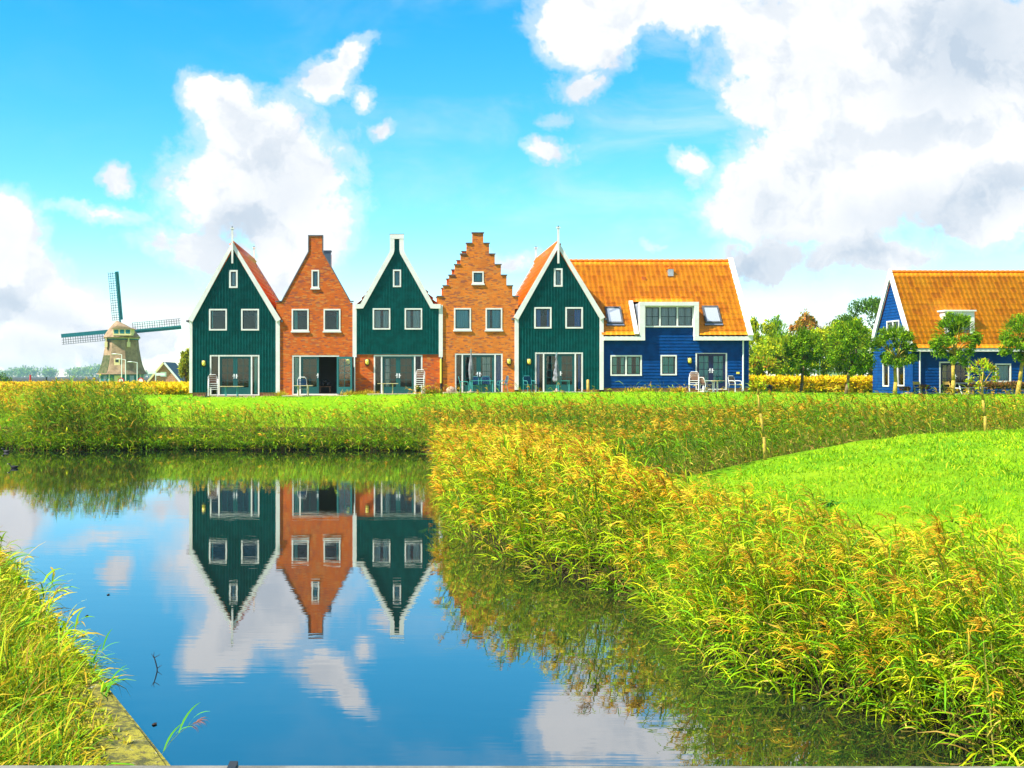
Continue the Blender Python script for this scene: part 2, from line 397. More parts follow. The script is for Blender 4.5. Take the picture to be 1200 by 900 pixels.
class MB:
    def __init__(s): s.v = []; s.f = []
    def add(s, vs, fs):
        n = len(s.v); s.v += [tuple(p) for p in vs]; s.f += [tuple(i + n for i in f) for f in fs]; return s
    def box(s, x0, x1, y0, y1, z0, z1):
        if x0 > x1: x0, x1 = x1, x0
        if y0 > y1: y0, y1 = y1, y0
        if z0 > z1: z0, z1 = z1, z0
        return s.add([(x0,y0,z0),(x1,y0,z0),(x1,y1,z0),(x0,y1,z0),(x0,y0,z1),(x1,y0,z1),(x1,y1,z1),(x0,y1,z1)],
                     [(0,3,2,1),(4,5,6,7),(0,1,5,4),(1,2,6,5),(2,3,7,6),(3,0,4,7)])
    def prism(s, poly, y0, y1):      # (x, z) outline pushed through in y, with real thickness; ok for concave outlines
        n = len(poly)
        vs = [(x, y0, z) for x, z in poly] + [(x, y1, z) for x, z in poly]
        tris = tessellate_polygon([[Vector((x, z, 0)) for x, z in poly]])
        fs = [tuple(t) for t in tris] + [tuple(i + n for i in reversed(t)) for t in tris]
        fs += [(i, i + n, (i + 1) % n + n, (i + 1) % n) for i in range(n)]
        return s.add(vs, fs)
    def plate(s, outer, holes, y0, y1):
        loops = [outer] + holes
        flat = [p for l in loops for p in l]; n = len(flat)
        tris = tessellate_polygon([[Vector((x, z, 0)) for x, z in l] for l in loops])
        vs = [(x, y0, z) for x, z in flat] + [(x, y1, z) for x, z in flat]
        fs = [tuple(t) for t in tris] + [tuple(i + n for i in reversed(t)) for t in tris]
        b = 0
        for l in loops:
            k = len(l)
            fs += [(b + i, b + i + n, b + (i + 1) % k + n, b + (i + 1) % k) for i in range(k)]
            b += k
        return s.add(vs, fs)
    def tube(s, p0, p1, r0, r1=None, n=6, cap=True):
        r1 = r0 if r1 is None else r1
        p0 = Vector(p0); p1 = Vector(p1); d = (p1 - p0)
        if d.length < 1e-6: return s
        d.normalize(); a = d.orthogonal().normalized(); b = d.cross(a)
        vs = []
        for p, r in ((p0, r0), (p1, r1)):
            for i in range(n):
                t = 2 * math.pi * i / n; vs.append(p + a * (r * math.cos(t)) + b * (r * math.sin(t)))
        fs = [(i, (i + 1) % n, (i + 1) % n + n, i + n) for i in range(n)]
        if cap: fs += [tuple(range(n))[::-1], tuple(range(n, 2 * n))]
        return s.add(vs, fs)
    def path(s, pts, rs, n=6):
        for i in range(len(pts) - 1): s.tube(pts[i], pts[i + 1], rs[i], rs[i + 1], n)
        return s
    def lathe(s, prof, cx, cy, n=16, sx=1, sy=1, ph=0.0):     # (r, z)
        vs = []
        for r, z in prof:
            for i in range(n):
                t = 2 * math.pi * i / n + ph; vs.append((cx + r * sx * math.cos(t), cy + r * sy * math.sin(t), z))
        fs = []
        for k in range(len(prof) - 1):
            fs += [(k * n + i, k * n + (i + 1) % n, (k + 1) * n + (i + 1) % n, (k + 1) * n + i) for i in range(n)]
        fs += [tuple(range(n))[::-1], tuple(range((len(prof) - 1) * n, len(prof) * n))]
        return s.add(vs, fs)
    def build(s, name, mat, parent=None, smooth=False):
        me = bpy.data.meshes.new(name)
        o0 = origin(parent)
        me.from_pydata([(x - o0.x, y - o0.y, z - o0.z) for x, y, z in s.v], [], s.f)
        me.materials.append(M[mat] if isinstance(mat, str) else mat)
        if smooth: me.polygons.foreach_set('use_smooth', [True] * len(me.polygons))
        me.validate(); me.update()
        import bmesh
        bm = bmesh.new(); bm.from_mesh(me); bmesh.ops.recalc_face_normals(bm, faces=bm.faces); bm.to_mesh(me); bm.free()
        o = bpy.data.objects.new(name, me); col.objects.link(o)
        if parent is not None:
            o.parent = parent; ORG[o.name] = o0
        return o

def bulk(name, V, Fq, mat, colr=None, parent=None, facetint=None, org=None, smooth=False):
    """V (N,3), Fq (K,4 or 3) -> one mesh"""
    me = bpy.data.meshes.new(name)
    V = np.asarray(V, dtype=np.float32); o0 = origin(parent)
    V = V - np.array([o0.x, o0.y, o0.z], dtype=np.float32)
    k = Fq.shape[1]; nf = len(Fq)
    me.vertices.add(len(V)); me.vertices.foreach_set('co', V.ravel())
    me.loops.add(nf * k); me.loops.foreach_set('vertex_index', Fq.astype(np.int32).ravel())
    me.polygons.add(nf); me.polygons.foreach_set('loop_start', np.arange(nf, dtype=np.int32) * k)
    me.update(calc_edges=True)
    if smooth: me.polygons.foreach_set('use_smooth', np.ones(nf, dtype=bool))
    if colr is not None:
        a = me.color_attributes.new('Col', 'FLOAT_COLOR', 'POINT')
        c4 = np.ones((len(V), 4), dtype=np.float32); c4[:, :3] = colr
        a.data.foreach_set('color', c4.ravel())
    if facetint is not None:
        a = me.attributes.new('tint', 'FLOAT', 'FACE'); a.data.foreach_set('value', np.asarray(facetint, dtype=np.float32))
    me.materials.append(M[mat])
    o = bpy.data.objects.new(name, me); col.objects.link(o)
    if parent is not None: o.parent = parent; ORG[o.name] = o0
    return o

def spans(poly, holes, c, axis, pad=0.0):
    """intervals of the outline along a line; axis 0: x = c gives z intervals; axis 1: z = c gives x intervals"""
    hits = []
    n = len(poly)
    for i in range(n):
        p, q = poly[i], poly[(i + 1) % n]
        a, b = p[axis], q[axis]
        if (a <= c < b) or (b <= c < a):
            t = (c - a) / (b - a); hits.append(p[1 - axis] + t * (q[1 - axis] - p[1 - axis]))
    hits.sort()
    iv = [(hits[i], hits[i + 1]) for i in range(0, len(hits) - 1, 2)]
    for h in holes:
        lo = min(p[axis] for p in h) - pad; hi = max(p[axis] for p in h) + pad
        a = min(p[1 - axis] for p in h) - pad; b = max(p[1 - axis] for p in h) + pad
        if lo < c < hi:
            out = []
            for s0, s1 in iv:
                if b <= s0 or a >= s1: out.append((s0, s1)); continue
                if a > s0: out.append((s0, a))
                if b < s1: out.append((b, s1))
            iv = out
    return [(a, b) for a, b in iv if b - a > .04]

def rect(x0, x1, z0, z1): return [(x0, z0), (x1, z0), (x1, z1), (x0, z1)]

# ------------------------------------------------------------------ terrain
def T(px, py, Y):           # a photograph pixel at distance Y
    return ((px - CX) * Y / F, CH - (py - CY) * Y / F)
def ss(t): t = np.clip(t, 0, 1); return t * t * (3 - 2 * t)
BK = lambda y: -1.93 - .448 * (y - 10)
water_poly = [(8.5,-40),(9,-10),(7.2,7),(6.2,9.6),(5.6,11.2),(5.3,12.4),(4.9,13.2),(4.2,14.1),(3.95,15.6),(4.15,17.2),(4.1,19.2),(3.3,20.8),(2.3,23.2),(1.5,26.8),
              (1.6,31),(2.0,38),(1.9,46),(1.9,53),(1.2,57.2),(-2,58.1),(-6,57.8),(-10,58.3),(-13,58.0),(-16.5,57.6),(-18.5,58.8),(-24,61),(-36,63),(-70,66),
              (-70,34),(-30,33),(-16,31),(-10.6,28),(BK(25),25),(BK(10),10),(BK(0),0),(BK(-40),-40)]
def sdf(px_, py_, poly, closed=True):
    P = np.array(poly, float); n = len(P); best = np.full(px_.shape, 1e18); inside = np.zeros(px_.shape, bool)
    for i in range(n if closed else n - 1):
        a = P[i]; b = P[(i + 1) % n]; d = b - a
        t = np.clip(((px_ - a[0]) * d[0] + (py_ - a[1]) * d[1]) / (d @ d), 0, 1)
        q = (px_ - a[0] - t * d[0]) ** 2 + (py_ - a[1] - t * d[1]) ** 2
        best = np.minimum(best, q)
        if closed:
            c = ((a[1] > py_) != (b[1] > py_)) & (px_ < (b[0] - a[0]) * (py_ - a[1]) / (b[1] - a[1] + 1e-12) + a[0])
            inside ^= c
    return np.sqrt(best), inside
crest = [(5.6,23.5),(6.6,27.2),(8.1,31.4),(10.9,35.0),(14.8,38.3),(19.5,42.0),(25,46.0),(40,54),(70,70)]
lawn_poly = [(6.2,25.4)] + crest[1:] + [(90,60),(60,14),(12,10.5),(10.2,12.2),(9.0,14.8),(7.7,18.2),(6.9,21.2)]
def field(x, y):
    x = np.asarray(x, float); y = np.asarray(y, float)
    d, ins = sdf(x, y, water_poly)
    ds = np.where(ins, -d, d)                    # positive on land
    dc, _ = sdf(x, y, crest, False)
    # which side of the crest
    side = np.zeros(x.shape)
    C = np.array(crest)
    yc = np.interp(x, C[:, 0], C[:, 1], left=23.5)
    back = (y > yc) & (x > 5.6)
    back |= (x <= 5.6) & (y > 24)
    # ground before the houses
    G = 2.33 + .27 * ss((x + 9) / 18) - .19 * ss((x - 22) / 6)
    far = ss((y - 59.0) / 9.5)
    left_bank = (x < BK(y) + .05) & (y < 29)
    land = .30 + .15 * ss(ds / 3)
    h = land + (G - land) * far
    # the mound
    hc = .62 + .95 * ss((x - 3.5) / 15)
    near_slope = ss(ds / 10.0) ** .8
    mound = .28 + (hc - .28) * near_slope
    fall = .12 + (hc - .12) * (1 - ss(dc / 4.6))
    mound = np.where(back, np.minimum(mound, fall), mound)
    in_m = (x > 1.0) & (y < 56)
    blend = (1 - ss((y - 46) / 8.0))
    blend = np.where(x > 25, 1 - ss((y - yc - 1) / 9.0), blend)
    hm = mound * blend + h * (1 - blend)
    h = np.where(in_m | ((x > 25) & (y < 80)), hm, h)
    h = np.where(left_bank, .34 + .35 * ss(ds / 3.5), h)
    # dip of the polder behind
    h = np.where(y > 130, G + (0.0 - G) * ss((y - 132) / 25), h)
    edge = np.where(left_bank, .12, .55)
    h = h * ss((ds + .15) / edge) + (-.7) * (1 - ss((ds + .15) / edge))
    return h, ds, dc, back
def ground_z(x, y): 
    h, *_ = field(np.array([x]), np.array([y])); return float(h[0])

xs = np.unique(np.concatenate([np.linspace(-2900, -80, 22), np.linspace(-80, -26, 40), np.arange(-26, 42, .3), np.linspace(42, 90, 40), np.linspace(90, 2900, 22)]))
ys = np.unique(np.concatenate([np.linspace(-400, -30, 12), np.linspace(-30, 4, 30), np.arange(4, 72, .3), np.linspace(72, 200, 70), np.linspace(200, 2900, 30)]))
GX, GY = np.meshgrid(xs, ys)
H, DS, DC, BA = field(GX, GY)
nz = np.sin(GX * 1.7 + GY * .9) * np.sin(GY * 1.3 - GX * .6) * .03
H = H + np.where(DS > .6, nz, 0)
V = np.stack([GX.ravel(), GY.ravel(), H.ravel()], 1)
nx, ny = len(xs), len(ys)
I = (np.arange(ny - 1)[:, None] * nx + np.arange(nx - 1)[None, :]).ravel()
Fq = np.stack([I, I + 1, I + nx + 1, I + nx], 1)
g = bulk('ground', V, Fq, 'lawn', smooth=True)
_, inl = sdf(GX, GY, lawn_poly)
soil = np.where(inl | (BA & (DC < 1.6)) | (H > 1.75) | (GY > 62) & (GX > -70), 0.0, 1.0)
soil = np.where((GY < 33) & (GX < 0), .75, soil)
a = g.data.attributes.new('soil', 'FLOAT', 'POINT'); a.data.foreach_set('value', soil.ravel().astype(np.float32))
tag(g, kind='structure')
wt = MB().add([(-69, -40, 0), (12, -40, 0), (12, 62, 0), (-69, 62, 0)], [(0, 1, 2, 3)]).build('water', 'water')
tag(wt, kind='structure')

# ------------------------------------------------------------------ houses
Y0 = 71.43
def X_(px, Y=Y0): return (px - CX) * Y / F
def Z_(py, Y=Y0): return CH - (py - CY) * Y / F
def pr(x0, x1, y0, y1, Y=Y0):   # pixel rectangle -> (x0, x1, z0, z1)
    return (X_(x0, Y), X_(x1, Y), Z_(y1, Y), Z_(y0, Y))

def tile_slope(name, mat, parent, p0, u, vdir, W, Ln, colw=.31, roww=.45, thick=.10, cut=None):
    p0 = np.array(p0, float); u = np.array(u, float); vv = np.array(vdir, float)
    nn = np.cross(u, vv); nn /= np.linalg.norm(nn)
    if nn[2] < 0: nn = -nn
    nc = max(1, int(round(W / colw))); nr = max(1, int(round(Ln / roww)))
    k = 6
    a_ = np.linspace(0, W, nc * k + 1)
    ph = (np.arange(nc * k + 1) % k) / k * 2 * np.pi
    prof = 0.013 * (np.sin(ph) + .35 * np.sin(2 * ph))
    rows = []; 
    for r in range(nr):
        wob = rng.normal(0, .004, len(a_))
        rows.append((r * Ln / nr - .03, .115 + prof + wob)); rows.append(((r + 1) * Ln / nr - .035, .012 + prof))
    P = []
    for s_, hh in rows:
        P.append(p0[None, :] + a_[:, None] * u[None, :] + s_ * vv[None, :] + hh[:, None] * nn[None, :])
    P = np.array(P); R_, C_ = P.shape[:2]
    V = P.reshape(-1, 3)
    I = (np.arange(R_ - 1)[:, None] * C_ + np.arange(C_ - 1)[None, :])
    Fq = np.stack([I, I + 1, I + C_ + 1, I + C_], 2).reshape(-1, 4)
    cellr = rng.random((nr + 1, nc + 1)); cc_ = (np.arange(C_ - 1) // k); rr_ = (np.arange(R_ - 1) // 2)
    tint = cellr[rr_[:, None], cc_[None, :]].ravel() ** 1.5
    if cut:      # leave out the courses where something stands through the roof: (u0, u1, upto)
        uc = (np.arange(C_ - 1) + .5) / (C_ - 1) * W; sc_ = (np.arange(R_ - 1) // 2 + .5) * Ln / nr
        keep = np.ones((R_ - 1, C_ - 1), bool)
        for (u0, u1, upto) in cut: keep &= ~((uc[None, :] > u0) & (uc[None, :] < u1) & (sc_[:, None] < upto))
        return bulk(name, V, Fq[keep.ravel()], mat, parent=parent, facetint=tint[keep.ravel()])
    # underside slab
    b0 = len(V)
    cs = [p0, p0 + u * W, p0 + u * W + vv * Ln, p0 + vv * Ln]
    V = np.vstack([V, np.array([c - nn * .015 for c in cs]), np.array([c - nn * thick for c in cs])])
    ex = np.array([[b0+4, b0+5, b0+6, b0+7], [b0, b0+1, b0+5, b0+4], [b0+1, b0+2, b0+6, b0+5], [b0+2, b0+3, b0+7, b0+6], [b0+3, b0, b0+4, b0+7], [b0, b0+1, b0+2, b0+3]])
    Fq = np.vstack([Fq, ex]); tint = np.concatenate([tint, np.full(6, .8)])
    return bulk(name, V, Fq, mat, parent=parent, facetint=tint)

def curtain(parent, x0, x1, z0, z1, y, mat):
    n = max(6, int((x1 - x0) / .035)); vs = []
    for i in range(n + 1):
        x = x0 + (x1 - x0) * i / n; yy_ = y + .025 * math.sin(i * 1.15) + .012 * math.sin(i * 2.9 + x)
        vs += [(x, yy_, z0), (x, yy_, z1), (x, yy_ + .006, z0), (x, yy_ + .006, z1)]
    fs = []
    for i in range(n):
        a = i * 4; fs += [(a, a + 4, a + 5, a + 1), (a + 3, a + 7, a + 6, a + 2)]
    return MB().add(vs, fs).build('curtain', mat, parent)

def window(house, r, Y, fw=.085, sash=.05, sashmat='dark_sash', bars=(0, 0), curt=None, sill=None, label=None, div=()):
    """white frame with a sash, pane and curtains; r = (x0, x1, z0, z1) of the frame's outside"""
    x0, x1, z0, z1 = r
    f = MB(); a, b = Y - .045, Y + .10
    f.box(x0, x1, a, b, z1 - fw, z1); f.box(x0, x1, a - .012, b, z0, z0 + fw)
    f.box(x0, x0 + fw, a + .002, b - .002, z0 + fw, z1 - fw); f.box(x1 - fw, x1, a + .002, b - .002, z0 + fw, z1 - fw)
    for d in div: f.box(d - fw / 2, d + fw / 2, a + .003, b - .003, z0 + fw, z1 - fw)
    w_ = f.build('window', 'white_paint', house)
    if label: w_['label'] = label
    ix0, ix1, iz0, iz1 = x0 + fw, x1 - fw, z0 + fw, z1 - fw
    lights = []; e = [ix0] + [q for d in div for q in (d - fw / 2, d + fw / 2)] + [ix1]
    for i in range(0, len(e), 2): lights.append((e[i], e[i + 1]))
    for (l0, l1) in lights:
        s = MB(); ya, yb = Y + .005, Y + .06
        s.box(l0, l1, ya, yb, iz1 - sash, iz1); s.box(l0, l1, ya, yb, iz0, iz0 + sash)
        s.box(l0, l0 + sash, ya + .002, yb - .002, iz0 + sash, iz1 - sash); s.box(l1 - sash, l1, ya + .002, yb - .002, iz0 + sash, iz1 - sash)
        for k in range(bars[0]):
            bx = l0 + (l1 - l0) * (k + 1) / (bars[0] + 1); s.box(bx - .014, bx + .014, ya + .01, yb - .01, iz0 + sash, iz1 - sash)
        for k in range(bars[1]):
            bz = iz0 + (iz1 - iz0) * (k + 1) / (bars[1] + 1); s.box(l0 + sash, l1 - sash, ya + .013, yb - .013, bz - .014, bz + .014)
        s.build('sash', sashmat, w_)
        MB().box(l0 + sash, l1 - sash, Y + .030, Y + .036, iz0 + sash, iz1 - sash).build('pane', 'glass', w_)
        if curt:
            cm, parts = curt
            for (c0, c1) in parts:
                curtain(w_, l0 + (l1 - l0) * c0, l0 + (l1 - l0) * c1, iz0 + .02, iz1 - .02, Y + .105, cm)
    if sill:
        MB().box(x0 - .05, x1 + .05, Y - .09, Y + .02, z0 - .09, z0 - .003).build('sill', sill, w_)
    return w_

def door_leaf(house, x0, x1, z0, z1, Y, mat, hx, fr=.13, low=.42, bars=True, ang=0.0, hinge=None, curt=None, label=None, bar_mat=None):
    """glazed door leaf; ang swings it outwards about the hinge side"""
    d = MB(); ya, yb = Y, Y + .055
    d.box(x0, x1, ya, yb, z0, z0 + low); d.box(x0, x1, ya, yb, z1 - fr, z1)
    d.box(x0, x0 + fr, ya + .001, yb - .001, z0 + low, z1 - fr); d.box(x1 - fr, x1, ya + .001, yb - .001, z0 + low, z1 - fr)
    gx0, gx1, gz0, gz1 = x0 + fr, x1 - fr, z0 + low, z1 - fr
    if bars:
        xm = (gx0 + gx1) / 2; d.box(xm - .012, xm + .012, ya + .012, yb - .012, gz0, gz1)
        for k in range(1, 4):
            z = gz0 + (gz1 - gz0) * k / 4; d.box(gx0, gx1, ya + .015, yb - .015, z - .012, z + .012)
    leaf = d.build('door', mat, house)
    if label: leaf['label'] = label
    pane = MB().box(gx0, gx1, Y + .024, Y + .030, gz0, gz1).build('pane', 'glass', leaf)
    h = MB().box(hx - .035, hx + .035, Y - .012, Y, z0 + .95, z0 + 1.22)
    h.box(hx - .02, hx + .10 * (1 if hx < (x0 + x1) / 2 else -1), Y - .055, Y - .012, z0 + 1.08, z0 + 1.11)
    h.build('handle', 'white_tube', leaf)
    if curt:
        for (c0, c1, cm) in curt:
            curtain(leaf, gx0 + (gx1 - gx0) * c0, gx0 + (gx1 - gx0) * c1, gz0, gz1, Y + .12, cm)
    if ang:
        piv = Vector((hinge, Y, 0)); Rm = Matrix.Rotation(ang, 4, 'Z'); o0 = origin(house)
        for ob in [leaf, pane] + [c for c in leaf.children if c is not pane]:
            for vtx in ob.data.vertices:
                p = vtx.co + o0; q = Rm @ (p - piv) + piv; vtx.co = q - o0
    return leaf

def door_unit(house, r, Y, splits, mat, side_curt=(None, None), fw=.085, open_right=False, curts=(None, None), **kw):
    """white frame holding two glazed doors and two side lights; splits = x of the posts"""
    x0, x1, z0, z1 = r
    f = MB(); a, b = Y - .04, Y + .09
    f.box(x0, x1, a, b, z1 - fw, z1)
    f.box(x0, x1, a + .004, b - .004, z0 - .02, z0 + .04)
    posts = [x0 + fw / 2, x1 - fw / 2] + list(splits)
    for p in posts: f.box(p - fw / 2, p + fw / 2, a + .002, b - .002, z0 + .04, z1 - fw)
    f.build('door_frame', 'white_paint', house)
    dz0, dz1 = z0 + .04, z1 - fw
    if splits:
        sides = [(x0 + fw, splits[0] - fw / 2, side_curt[0]), (splits[1] + fw / 2, x1 - fw, side_curt[1])]
        for (s0, s1, cu) in sides:
            s = MB(); t = .03
            s.box(s0, s1, Y, Y + .04, dz1 - t, dz1); s.box(s0, s1, Y, Y + .04, dz0, dz0 + t)
            s.box(s0, s0 + t, Y + .002, Y + .038, dz0 + t, dz1 - t); s.box(s1 - t, s1, Y + .002, Y + .038, dz0 + t, dz1 - t)
            sw = s.build('side_window', 'dark_sash', house)
            MB().box(s0 + t, s1 - t, Y + .018, Y + .024, dz0 + t, dz1 - t).build('pane', 'glass', sw)
            if cu: curtain(sw, s0 + (s1 - s0) * cu[1], s0 + (s1 - s0) * cu[2], dz0 + .03, dz1 - .03, Y + .15, cu[0])
        L0, L1 = splits[0] + fw / 2, splits[1] - fw / 2
    else:
        L0, L1 = x0 + fw, x1 - fw
    xm = (L0 + L1) / 2
    door_leaf(house, L0 + .005, xm - .004, dz0, dz1 - .004, Y + .004, mat, xm - .07, curt=curts[0], **kw)
    if open_right:
        door_leaf(house, xm + .004, L1 - .005, dz0, dz1 - .004, Y + .004, mat, xm + .07, ang=R(150), hinge=L1, label='glazed door leaf swung wide open', **kw)
    else:
        door_leaf(house, xm + .004, L1 - .005, dz0, dz1 - .004, Y + .004, mat, xm + .07, curt=curts[1], **kw)

def wall_lamp(house, px, py, Y):
    x, z = X_(px, Y), Z_(py, Y)
    b = MB(); b.lathe([(.02, z - .21), (.13, z - .19), (.14, z + .17), (.03, z + .19)], x, Y - .035, 12, 1, .35)
    lb = b.build('wall_lamp', 'lamp_back', house, True)
    s = MB(); s.lathe([(.03, z - .15), (.085, z - .12), (.105, z - .03), (.105, z + .05), (.085, z + .13), (.03, z + .155)], x, Y - .085, 14, 1, .8)
    s.build('lamp_shade', 'lamp_shade', lb, True)

def strip(mb, pts, w, y0, y1, inward):
    """board of width w along a polyline (x, z), offset to one side"""
    n = len(pts); off = []
    for i in range(n):
        d0 = Vector(pts[i]) - Vector(pts[i - 1]) if i > 0 else None
        d1 = Vector(pts[i + 1]) - Vector(pts[i]) if i < n - 1 else None
        if d0 is None: d0 = d1
        if d1 is None: d1 = d0
        d0 = d0.normalized(); d1 = d1.normalized()
        n0 = Vector((-d0.y, d0.x)); n1 = Vector((-d1.y, d1.x)); m = (n0 + n1).normalized()
        off.append(Vector(pts[i]) + m * (w / max(.35, m.dot(n0))) * inward)
    mb.prism([tuple(p) for p in pts] + [tuple(p) for p in reversed(off)], y0, y1)

def shell(mb, x0, x1, yf, yb, z0, ze, t=.15):
    mb.box(x0, x0 + t, yf, yb, z0, ze); mb.box(x1 - t, x1, yf, yb, z0, ze)

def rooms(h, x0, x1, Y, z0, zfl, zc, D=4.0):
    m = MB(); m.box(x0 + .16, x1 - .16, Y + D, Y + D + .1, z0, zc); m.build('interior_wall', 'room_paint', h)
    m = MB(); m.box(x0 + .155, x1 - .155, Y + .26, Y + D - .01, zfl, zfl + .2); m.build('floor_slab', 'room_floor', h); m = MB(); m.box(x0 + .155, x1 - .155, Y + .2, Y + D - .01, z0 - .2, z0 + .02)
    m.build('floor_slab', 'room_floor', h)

LEN = 10.7
GZ = 2.28
def battens(mb, outline, holes, Y, step=.172):
    xs_ = [p[0] for p in outline]; x = min(xs_) + .1
    while x < max(xs_) - .05:
        for a, b in spans(outline, holes, x, 0, .01):
            mb.box(x - .020, x + .020, Y - .036, Y + .01, a, b)
        x += step
def laps(mb, outline, holes, Y, step=.19, side=None):
    zs_ = [p[1] for p in outline]; z = min(zs_) + step
    while z < max(zs_) - .03:
        for a, b in spans(outline, holes, z - step * .5, 1, .01):
            mb.add([(a, Y - .03, z - step), (b, Y - .03, z - step), (b, Y - .004, z), (a, Y - .004, z), (a, Y + .01, z - step), (b, Y + .01, z - step), (b, Y + .01, z), (a, Y + .01, z)],
                   [(0, 1, 2, 3), (0, 4, 5, 1), (0, 3, 7, 4), (1, 5, 6, 2), (3, 2, 6, 7)])
        z += step

# --- steep green gable houses (first and fifth)
def green_gable(label, xl, xr, ex, ey, ax, ay, base, wins, unit, lamps, seam, finial, rear_fin, rfz, splits, doorkw, wincurt):
    Y = Y0
    h = thing('green_gable_house', label, 'house', (X_(ax), Y, GZ), 'row of waterside houses')
    eL, eR, ez = X_(ex[0]), X_(ex[1]), Z_(ey); axx, az = X_(ax), Z_(ay)
    zb = Z_(base)
    out = [(eL, zb), (eR, zb), (eR, ez), (axx, az - .25), (eL, ez)]
    dr = pr(*unit)
    holes = [rect(*pr(*w_)) for w_ in wins]
    holes.append(rect(dr[0], dr[1], zb + .001 if dr[2] < zb else dr[2], dr[3]))
    # door cuts through the bottom edge: put it into the outline
    out = [(eL, zb), (dr[0], zb), (dr[0], dr[3]), (dr[1], dr[3]), (dr[1], zb), (eR, zb), (eR, ez), (axx, az - .25), (eL, ez)]
    hs_ = holes[:-1]
    m = MB(); m.plate(out, hs_, Y, Y + .18)
    zseam = Z_(seam)
    up = [(eL, zseam + .03), (eR, zseam + .03), (eR, ez), (axx, az - .25), (eL, ez)]
    lo = [(eL, zb), (eR, zb), (eR, zseam - .01), (eL, zseam - .01)]
    hh = hs_ + [rect(*dr)]
    battens(m, up, hh, Y - .012); battens(m, lo, hh, Y)
    m.box(eL + .01, eR - .01, Y - .045, Y + .002, zseam - .012, zseam + .022)
    shell(m, eL, eR, Y + .181, Y + LEN, zb, ez - .1)
    m.prism([(eL, zb), (eR, zb), (eR, ez), (axx, az - .25), (eL, ez)], Y + LEN, Y + LEN + .15)
    m.build('wall', 'green_boards', h)
    p = MB(); p.box(eL + .02, dr[0] - .002, Y + .02, Y + .2, GZ - .3, zb - .003); p.box(dr[1] + .002, eR - .02, Y + .02, Y + .2, GZ - .3, zb - .003)
    p.box(dr[0], dr[1], Y + .02, Y + .2, GZ - .3, dr[2] - .004)
    p.box(eL + .02, eL + .15, Y + .201, Y + LEN, GZ - .3, zb - .003); p.box(eR - .15, eR - .02, Y + .201, Y + LEN, GZ - .3, zb - .003)
    p.build('plinth', 'brick_plinth', h)
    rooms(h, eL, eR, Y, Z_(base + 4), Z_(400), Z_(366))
    # corner boards
    for a, b in ((X_(xl), eL + .02), (eR - .02, X_(xr))):
        MB().box(a, b, Y - .07, Y + .12, zb - .02, ez + .12).build('corner_board', 'white_paint', h)
    # bargeboards: outer edge from eave corner to apex, a little proud of the cladding
    ohx = .07
    apexo = (axx, az + .02)
    for sgn, e in ((1, (X_(xl) - ohx, ez - .02)), (-1, (X_(xr) + ohx, ez - .02))):
        d = Vector(apexo) - Vector(e); L_ = d.length; d.normalize(); nrm = Vector((d.y, -d.x)) * sgn
        wv = .33
        pts = [Vector(e), Vector(apexo), Vector(apexo) + Vector((0, -wv / abs(nrm.x) * 1.0)) , Vector(e) + nrm * wv * .95]
        MB().prism([tuple(q) for q in pts], Y - .16 - (.004 if sgn > 0 else 0), Y - .075).build('bargeboard', 'white_paint', h)
        pts2 = [(q[0], q[1]) for q in pts]
        MB().prism(pts2, Y + LEN + .155, Y + LEN + .22 + (.004 if sgn > 0 else 0)).build('bargeboard', 'white_paint', h)
        # roof slope
        s0 = Vector((e[0] + nrm.x * .15, 0, e[1] + nrm.y * .15)); up3 = Vector((d.x, 0, d.y))
        if sgn > 0: tile_slope('roof', 'roof_tiles', h, (s0.x, Y - .07, s0.z), (0, 1, 0), up3, LEN + .2, L_ - .02)
        else: tile_slope('roof', 'roof_tiles', h, (s0.x, Y - .07, s0.z), (0, 1, 0), up3, LEN + .2, L_ - .02)
    rd = MB(); rd.tube((axx, Y - .06, az - .02), (axx, Y + LEN + .15, az - .02), .10, .10, 8); rd.build('ridge_tiles', 'roof_tiles', h)
    # finials
    def fin(yy_, zt, zlo):
        f = MB(); f.box(axx - .055, axx + .055, yy_ - .25, yy_ - .17, zlo, zt - .1)
        f.box(axx - .11, axx + .11, yy_ - .27, yy_ - .15, zt - .1, zt - .02)
        f.build('finial', 'white_paint', h)
        MB().box(axx - .04, axx + .04, yy_ - .24, yy_ - .18, zt - .02, zt + .05).build('finial_cap', 'cap_metal', h)
    fin(Y, Z_(finial), Z_(309)); fin(Y + LEN + .45, rfz, az - .6)
    g1 = MB(); g1.tube((X_(xl) - .12, Y - .1, ez - .12), (X_(xl) - .12, Y + LEN, ez - .12), .07, .07, 8); g1.build('gutter', 'cap_metal', h)
    g1 = MB(); g1.tube((X_(xr) + .12, Y - .1, ez - .12), (X_(xr) + .12, Y + LEN, ez - .12), .07, .07, 8); g1.build('gutter', 'cap_metal', h)
    for w_, cu in zip(wins, wincurt):
        window(h, pr(*w_), Y, curt=cu, fw=.09 if w_[1] - w_[0] > 12 else .10)
    door_unit(h, dr, Y + .02, [X_(s) for s in splits], 'green_door', **doorkw)
    for l in lamps: wall_lamp(h, l[0], l[1], Y)
    return h

